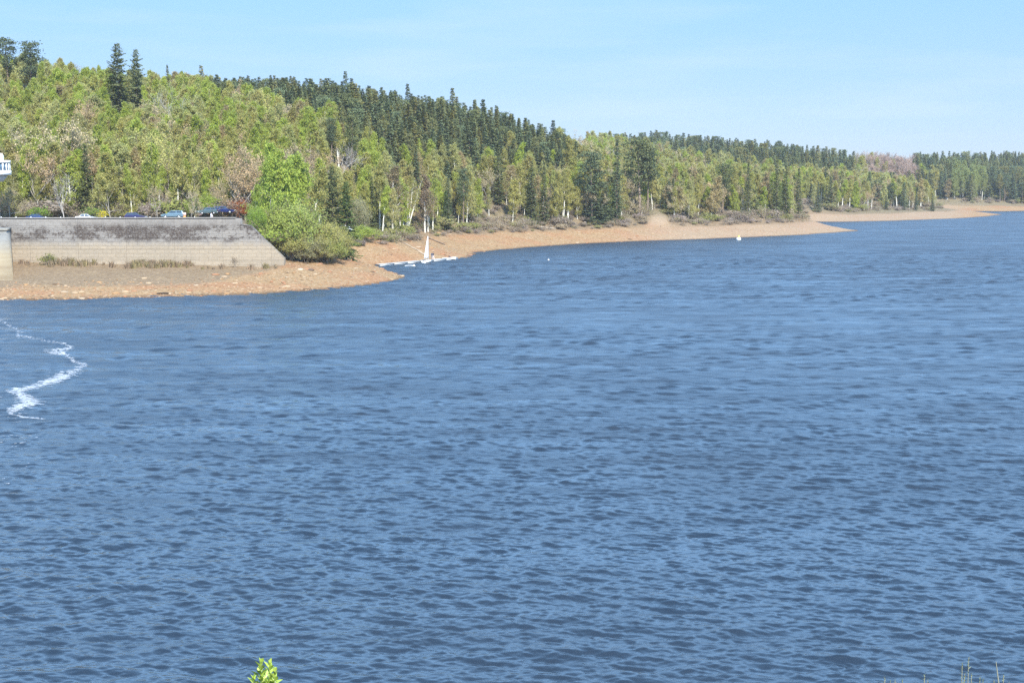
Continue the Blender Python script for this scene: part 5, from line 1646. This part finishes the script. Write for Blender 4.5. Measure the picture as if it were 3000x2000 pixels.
# one planted object per shape, to copy from
SHAPE_OBJ = {}
for o in list(COL.objects):
    if o.type == 'MESH' and o.parent is not None:
        SHAPE_OBJ.setdefault(o.data.name, o)
for k, lab in (('birch_tree', 'the rest of the birch wood, deeper in the trees on the hillside'), ('spruce_tree', 'the rest of the dark spruce forest on the ridges'), ('pine_tree', 'the rest of the pines on the ridges'), ('broadleaf_tree', 'the rest of the budding broadleaf wood')):
    ids = [i for i in by_kind.get(k, []) if i not in single]
    if not ids: continue
    shapes = [(SHAPE_OBJ[w_.name], SHAPE_OBJ[c_.name]) for w_, c_, _, _ in MESHES[k] if w_.name in SHAPE_OBJ and c_.name in SHAPE_OBJ]
    T_ = [trees[i] for i in ids]
    scatter({'birch_tree': 'birch_wood', 'spruce_tree': 'spruce_forest', 'pine_tree': 'pine_forest', 'broadleaf_tree': 'broadleaf_wood'}[k], shapes, [(t_['X'], t_['Y'], t_['z']) for t_ in T_], [t_['rot'] for t_ in T_],
            [(t_['sxy'], t_['sxy'], t_['sz']) for t_ in T_], [t_['var'] % len(shapes) for t_ in T_], [t_['tint'] for t_ in T_], lab, cat='wood')
print('TREES', {k: len(v) for k, v in by_kind.items()}, 'single', len(single))

# undergrowth along the wood's edge and in it, dry scrub at the wall foot
UR = np.random.default_rng(5)
n = 60000
UX2 = UR.uniform(-60, 2420, n)
UY = UR.uniform(268, 1000, n)
UX = (UX2 * K2 - 1500) / FPX * (UY * CP + 11 * SP)
US = land_distance(UX, UY)
smn = np.interp(UX2, [0, 560, 640, 760, 860, 920, 1060, 1400, 1490, 1512, 1535, 1600, 1850, 1950], [72, 72, 40, 34, 24, 14.5, 15.5, 16.5, 18, 40, 18, 17, 16, 29])
smn = np.where((UX2 > 730) & (UX2 < 930) & (UY > 322), np.minimum(smn, 13), smn)
dw = np.interp(UX2, [0, 560, 900, 1060, 1850, 1950], [22, 22, 20, 17, 17, 26])
ok = (US > smn) & (US < smn + dw) & ((UX2 > 560) | (UY > 301)) & ~((UX2 > 735) & (UX2 < 880) & (UY < 327) & (UY > 295) & (UR.random(n) < 0.8))
pr = np.where(UX2 < 900, 0.55, np.where(UX2 < 1900, 0.32, 0.3))
ok &= UR.random(n) < pr
UH = np.ones(n)
foot = (UX2 < 620) & (UY > 268) & (UY < 274.2) & (UR.random(n) < 0.5)
back = (UX2 < 900) & (UY > np.where(UX2 < 560, 301.5, 318)) & (UY < np.where(UX2 < 560, 314, 345)) & (US > 40) & (UR.random(n) < 0.55)
ok |= back
ok |= (UX2 >= 1040) & (US > smn) & (US < smn + 60) & (UR.random(n) < 0.12)
edge = (UX2 >= 860) & (US > smn + 3) & (US < smn + 24) & (UR.random(n) < 0.22)
ok |= edge
UH = np.where(back, UR.uniform(1.2, 2.6, n), np.where(edge, UR.uniform(1.1, 2.1, n), 1.0))
UX, UY, UX2, US, UH = UX[ok], UY[ok], UX2[ok], US[ok], UH[ok]
UZ = ground(UX, UY, US)
nn = len(UX)
colr = np.array([[0.36, 0.30, 0.23], [0.40, 0.33, 0.22], [0.32, 0.31, 0.13], [0.34, 0.28, 0.24]])[UR.integers(0, 4, nn)] * UR.uniform(0.8, 1.2, (nn, 1))
gr_ = ((UX2 < 900) | (UH > 1)) & (UR.random(nn) < np.where(UX2 < 1040, 0.55, 0.32))
colr[gr_] = np.array([0.31, 0.325, 0.10])
sc = UH[:, None] * UR.uniform(0.35, 0.95, (nn, 1)) * np.interp(UX2, [560, 1060, 1900], [0.75, 0.72, 0.85])[:, None]
sh_objs = [(SHAPE_OBJ[w_.name], SHAPE_OBJ[c_.name]) for w_, c_, _, _ in MESHES['shrub'] if w_.name in SHAPE_OBJ]
scatter('undergrowth', sh_objs, np.stack([UX, UY, UZ], 1), UR.uniform(0, 6.28, nn), np.concatenate([sc * 1.15, sc * 1.15, sc], 1), UR.choice(len(sh_objs), nn, p=np.array([0.2, 0.3, 0.3, 0.2, 0.0, 0.0, 0.0])[:len(sh_objs)]), colr,
        'grey brown leafless scrub along the edge of the wood', cat='undergrowth')
print('UNDER', nn)

# dry grass tufts at the wall foot and on the upper beach
def tuft(seed, H, n_):
    r = np.random.default_rng(seed); q = MB()
    for _ in range(n_):
        a = r.uniform(0, 6.28); b_ = r.uniform(0.1, 0.6)
        p0 = np.array([r.normal(0, 0.16), r.normal(0, 0.16), -0.05]); h = H * r.uniform(0.5, 1.1)
        p1 = p0 + np.array([math.cos(a) * b_ * h, math.sin(a) * b_ * h, h])
        w_ = np.array([-math.sin(a), math.cos(a), 0]) * 0.035
        pm = (p0 * 0.5 + p1 * 0.5) + np.array([0, 0, 0.1 * h])
        q.add([p0 - w_, p0 + w_, pm + w_ * 0.8, p1, pm - w_ * 0.8], [[0, 1, 2, 3, 4]], 0, np.full(5, r.random()))
    return q
tf = tuft(3, 0.8, 60)
tf_o = tf.obj('grass_tuft', M['bud'])
p_ = at(478 * K2, 610 * K2, 270)
tf_o.location = (p_[0], 270.5, gz(p_[0], 270.5)); tf_o['tint'] = [0.36, 0.28, 0.18]
tag(tf_o, 'dry pale grass tuft standing alone before the wall', 'grass tuft')
n = 9000
GX2 = UR.uniform(-40, 900, n); GY = UR.uniform(250, 292, n)
GX = (GX2 * K2 - 1500) / FPX * (GY * CP + 14 * SP)
GS = land_distance(GX, GY)
pk = np.exp(-((GY - 272) / 3.0) ** 2) * (vnoise(GX, GY, 7, 71) ** 2.5) * 0.9
pk = np.where(GX2 > 640, 0.35 * (GS > 26) * vnoise(GX, GY, 6, 72), pk)
ok = (UR.random(n) < pk) & ((GY < 274.3) | (GX2 > 665)) & (GX2 > 28)
GX, GY, GX2 = GX[ok], GY[ok], GX2[ok]
GZ = ground(GX, GY)
nn = len(GX)
s_ = UR.uniform(0.7, 1.7, (nn, 1))
colr = np.array([[0.36, 0.28, 0.18], [0.32, 0.24, 0.16], [0.3, 0.25, 0.13]])[UR.integers(0, 3, nn)]
scatter('dry_grass', [(tf_o,)], np.stack([GX, GY, GZ], 1), UR.uniform(0, 6.28, nn), np.concatenate([s_, s_, s_ * 1.1], 1), np.zeros(nn, int), colr, 'dry pale grass growing along the foot of the wall', cat='grass')

# stones on the beach
def stone(seed):
    r = np.random.default_rng(seed); q = MB(); q.ell((0, 0, 0), (1, 0.8, 0.55), 7, 5)
    q.v = [v * (1 + 0.3 * (r.random((len(v), 1)) - 0.5)) for v in q.v]
    return q
M['stone'] = leaf_mat('beach_stone', 0.0, 0.7, 1.3)
st_os = []
for k, (px, py, lab) in enumerate([(880, 792, 'pale boulder lying alone on the near beach'), (912, 793, 'dark rounded boulder near the pale one on the beach'), (478, 862, 'dark wet rock at the water line of the near beach')]):
    q_ = P(px, py)
    for Y in np.arange(225, 330, 0.4):
        q_ = at(px, py, Y)
        if gz(q_[0], Y) >= q_[2]: break
    so_ = stone(k + 5).obj('boulder', M['stone'], smooth_=False, loc=(q_[0], q_[1], gz(q_[0], q_[1]) + 0.1)); so_.scale = (0.6, 0.5, 0.5) if k < 2 else (1.2, 0.5, 0.35)
    so_['tint'] = [[0.45, 0.36, 0.26], [0.12, 0.09, 0.07], [0.06, 0.045, 0.035]][k]
    tag(so_, lab, 'boulder', 'boulders on the near beach'); st_os.append((so_,))
n = 60000
SX2 = UR.uniform(-40, 1950, n)
SY = 225 + 330 * UR.random(n) ** 1.6
SX = (SX2 * K2 - 1500) / FPX * (SY * CP + 17 * SP)
SS = land_distance(SX, SY)
lim = np.interp(SX2, [0, 560, 900, 1060, 1900], [22, 24, 34, 22, 20])
ok = (SS > -0.3) & (SS < lim) & (UR.random(n) < np.interp(SS / lim, [0, 0.6, 1], [1, 0.8, 0.15]))
SX, SY, SS, SX2 = SX[ok], SY[ok], SS[ok], SX2[ok]
nn = len(SX)
SZ = ground(SX, SY, SS)
s_ = 0.05 + 0.2 * UR.random((nn, 1)) ** 3 + 0.4 * (UR.random((nn, 1)) < 0.012)
colr = np.array([[0.30, 0.185, 0.095], [0.34, 0.25, 0.16], [0.28, 0.15, 0.085], [0.12, 0.08, 0.05], [0.31, 0.24, 0.165]])[UR.choice(5, nn, p=[0.3, 0.25, 0.2, 0.13, 0.12])]
scatter('beach_stones', st_os, np.stack([SX, SY, SZ], 1), UR.uniform(0, 6.28, nn), np.concatenate([s_ * 1.3, s_, s_ * 0.8], 1), UR.integers(0, 3, nn), colr, 'orange and pale stones strewn over the dry lake shore', cat='stones')
print('STONES', nn)
#@@END_TREES
#@@NEAR
# ------------------------------------------------------------------ plants close to the viewpoint
m, t, b = new_mat('fresh_leaf')
vr = attr(t, 'variation').outputs['Fac']
L(t, ramp(t, vr, [(0.0, (0.16, 0.24, 0.025)), (0.5, (0.30, 0.40, 0.06)), (1.0, (0.44, 0.52, 0.12))]), b.inputs['Base Color'])
b.inputs['Roughness'].default_value = 0.45
b.inputs['Subsurface Weight'].default_value = 0.0
b.inputs['Transmission Weight'].default_value = 0.0
M['fresh'] = m
m, t, b = new_mat('willow_leaf')
vr = attr(t, 'variation').outputs['Fac']
L(t, ramp(t, vr, [(0.0, (0.10, 0.13, 0.045)), (0.5, (0.18, 0.21, 0.085)), (1.0, (0.30, 0.30, 0.18))]), b.inputs['Base Color'])
b.inputs['Roughness'].default_value = 0.5
M['willow'] = m
M['green_stem'] = plain('green_stem', (0.2, 0.22, 0.07), 0.6, 0.15, 8)
M['pale_stem'] = plain('pale_dry_stem', (0.24, 0.23, 0.16), 0.7, 0.15, 8)

def leaf_blade(q, r, p, d, ln, wd, var):
    """one folded, pointed leaf growing from p along d"""
    d = np.asarray(d, float); d /= np.linalg.norm(d)
    side = np.cross(d, (0.1, 0.2, 1.0)); side /= np.linalg.norm(side) + 1e-9
    side = side * math.cos(r.uniform(-0.7, 0.7)) + np.cross(d, side) * math.sin(r.uniform(-0.7, 0.7))
    up = np.cross(side, d)
    prof = [(0, 0.05), (0.2, 0.62), (0.45, 1.0), (0.72, 0.74), (0.9, 0.34), (1.0, 0.02)]
    v = []
    for f, w_ in prof:
        c = np.asarray(p) + d * ln * f - up * 0.14 * ln * f * f
        for s_ in (-1, 0, 1): v.append(c + side * wd * 0.5 * w_ * s_ + up * abs(s_) * 0.22 * wd * w_)
    f_ = []
    for i in range(len(prof) - 1):
        for j_ in range(2): f_.append([i * 3 + j_, i * 3 + j_ + 1, i * 3 + j_ + 4, i * 3 + j_ + 3])
    q.add(v, f_, 0, np.full(len(v), var))

def near_bush(label, tips, Y, base_px, leaf_l, leaf_w, gap, mats, seed, cat='bush', spread=0.25):
    """a bush on the bank whose shoots end at the given pixels"""
    r = np.random.default_rng(seed)
    bx = at(base_px, 1900, Y)[0]
    zb = float(bank_z(np.array([bx]), np.array([Y]))[0])
    root = thing('shrub', label, cat, (bx, Y, zb))
    st, lf = MB(), MB()
    for (px, py) in tips:
        tip = at(px, py, Y + r.uniform(-spread, spread)) - np.array([bx, Y, zb])
        b0 = np.array([r.normal(0, 0.08), r.normal(0, 0.08), -0.1])
        mid_ = b0 * 0.45 + tip * 0.55 + np.array([-0.12 * tip[0], r.normal(0, 0.05), 0.1])
        tt = np.linspace(0, 1, 14)[:, None]
        path = (1 - tt) ** 2 * b0 + 2 * tt * (1 - tt) * mid_ + tt ** 2 * tip
        st.tube(path, np.linspace(0.011, 0.0025, 14), 6, 0)
        seg = np.linalg.norm(np.diff(path, axis=0), axis=1); cum = np.concatenate([[0], np.cumsum(seg)])
        k = 0; s_ = cum[-1]
        while s_ > 0.25:
            p = np.array([np.interp(s_, cum, path[:, c]) for c in range(3)])
            dirn = path[-1] - path[-4]; dirn /= np.linalg.norm(dirn)
            az = k * 2.4 + r.normal(0, 0.3)
            o_ = np.array([math.cos(az), math.sin(az), 0])
            young = max(0.55, 1 - 0.35 * math.exp(-(cum[-1] - s_) / 0.05))
            op = 0.35 + 0.75 * min(1, (cum[-1] - s_) / 0.12)
            leaf_blade(lf, r, p, dirn * (1.25 - op * 0.5) + o_ * op, leaf_l * young * r.uniform(0.75, 1.15), leaf_w * young * r.uniform(0.8, 1.15), float(np.clip(r.normal(0.5, 0.25), 0, 1)))
            s_ -= gap * r.uniform(0.6, 1.4) * (0.55 + 0.6 * min(1, (cum[-1] - s_) / 0.2)); k += 1
    st.obj('stems', mats[0], root, smooth_=True)
    lf.obj('foliage', mats[1], root)
    return root
near_bush('bush top with fresh yellow green leaves poking up at the bottom of the picture', [(764, 1942), (789, 1946), (804, 1970), (742, 1990), (776, 1972), (790, 1990), (768, 1985)], 8.0, 775, 0.066, 0.034, 0.014, (M['green_stem'], M['fresh']), 3)
near_bush('pale willow shoots with tiny leaves in the bottom corner beside a bare stalk', [(2819, 1944), (2838, 1928), (2871, 1988), (2846, 1975), (2826, 1975), (2880, 1992)], 10.5, 2850, 0.030, 0.010, 0.016, (M['pale_stem'], M['willow']), 8)
near_bush('low willow tips barely reaching into the picture, nearest the middle of the bottom edge', [(2592, 1984), (2608, 1996), (2622, 1994), (2644, 1993)], 10.0, 2618, 0.030, 0.011, 0.017, (M['pale_stem'], M['willow']), 9)
near_bush('single thin willow shoot standing between two clumps of willow tips', [(2709, 1978), (2718, 1992)], 10.2, 2714, 0.028, 0.011, 0.016, (M['pale_stem'], M['willow']), 10)
near_bush('willow shoots curving outwards next to the bare stalk', [(2940, 1976), (2912, 1992), (2956, 1997)], 10.4, 2935, 0.028, 0.010, 0.018, (M['pale_stem'], M['willow']), 12)
p0 = at(2926, 2000, 10.6); p1 = at(2918, 1937, 10.6)
bz0 = float(bank_z(np.array([p0[0]]), np.array([10.6]))[0])
q = MB(); d_ = p1 - p0
foot_ = p0 + d_ * (bz0 - p0[2] - 0.1) / d_[2] * np.array([0.4, 1, 1])
q.tube([foot_, foot_ * 0.35 + p0 * 0.65 + np.array([0.02, 0, 0]), p0, p1], [0.008, 0.006, 0.005, 0.0025], 6, cap=True)
tag(q.obj('dry_stalk', M['pale_stem'], smooth_=True), 'bare pale dry stalk standing straight up among the willow shoots', 'stalk')

# ------------------------------------------------------------------ spring haze
m = bpy.data.materials.new('haze'); m.use_nodes = True
t = m.node_tree
t.nodes.remove(t.nodes['Principled BSDF'])
vol = t.nodes.new('ShaderNodeVolumePrincipled')
vol.inputs['Color'].default_value = (0.88, 0.93, 1.0, 1)
vol.inputs['Density'].default_value = 0.00008
vol.inputs['Anisotropy'].default_value = 0.0
L(t, vol.outputs[0], t.nodes['Material Output'].inputs['Volume'])
q = MB(); q.box((0, 645, 36), (9600, 1400, 88))
hz_ = tag(q.obj('haze', m), 'thin spring haze over the lake', 'haze', kind='stuff')
#@@END
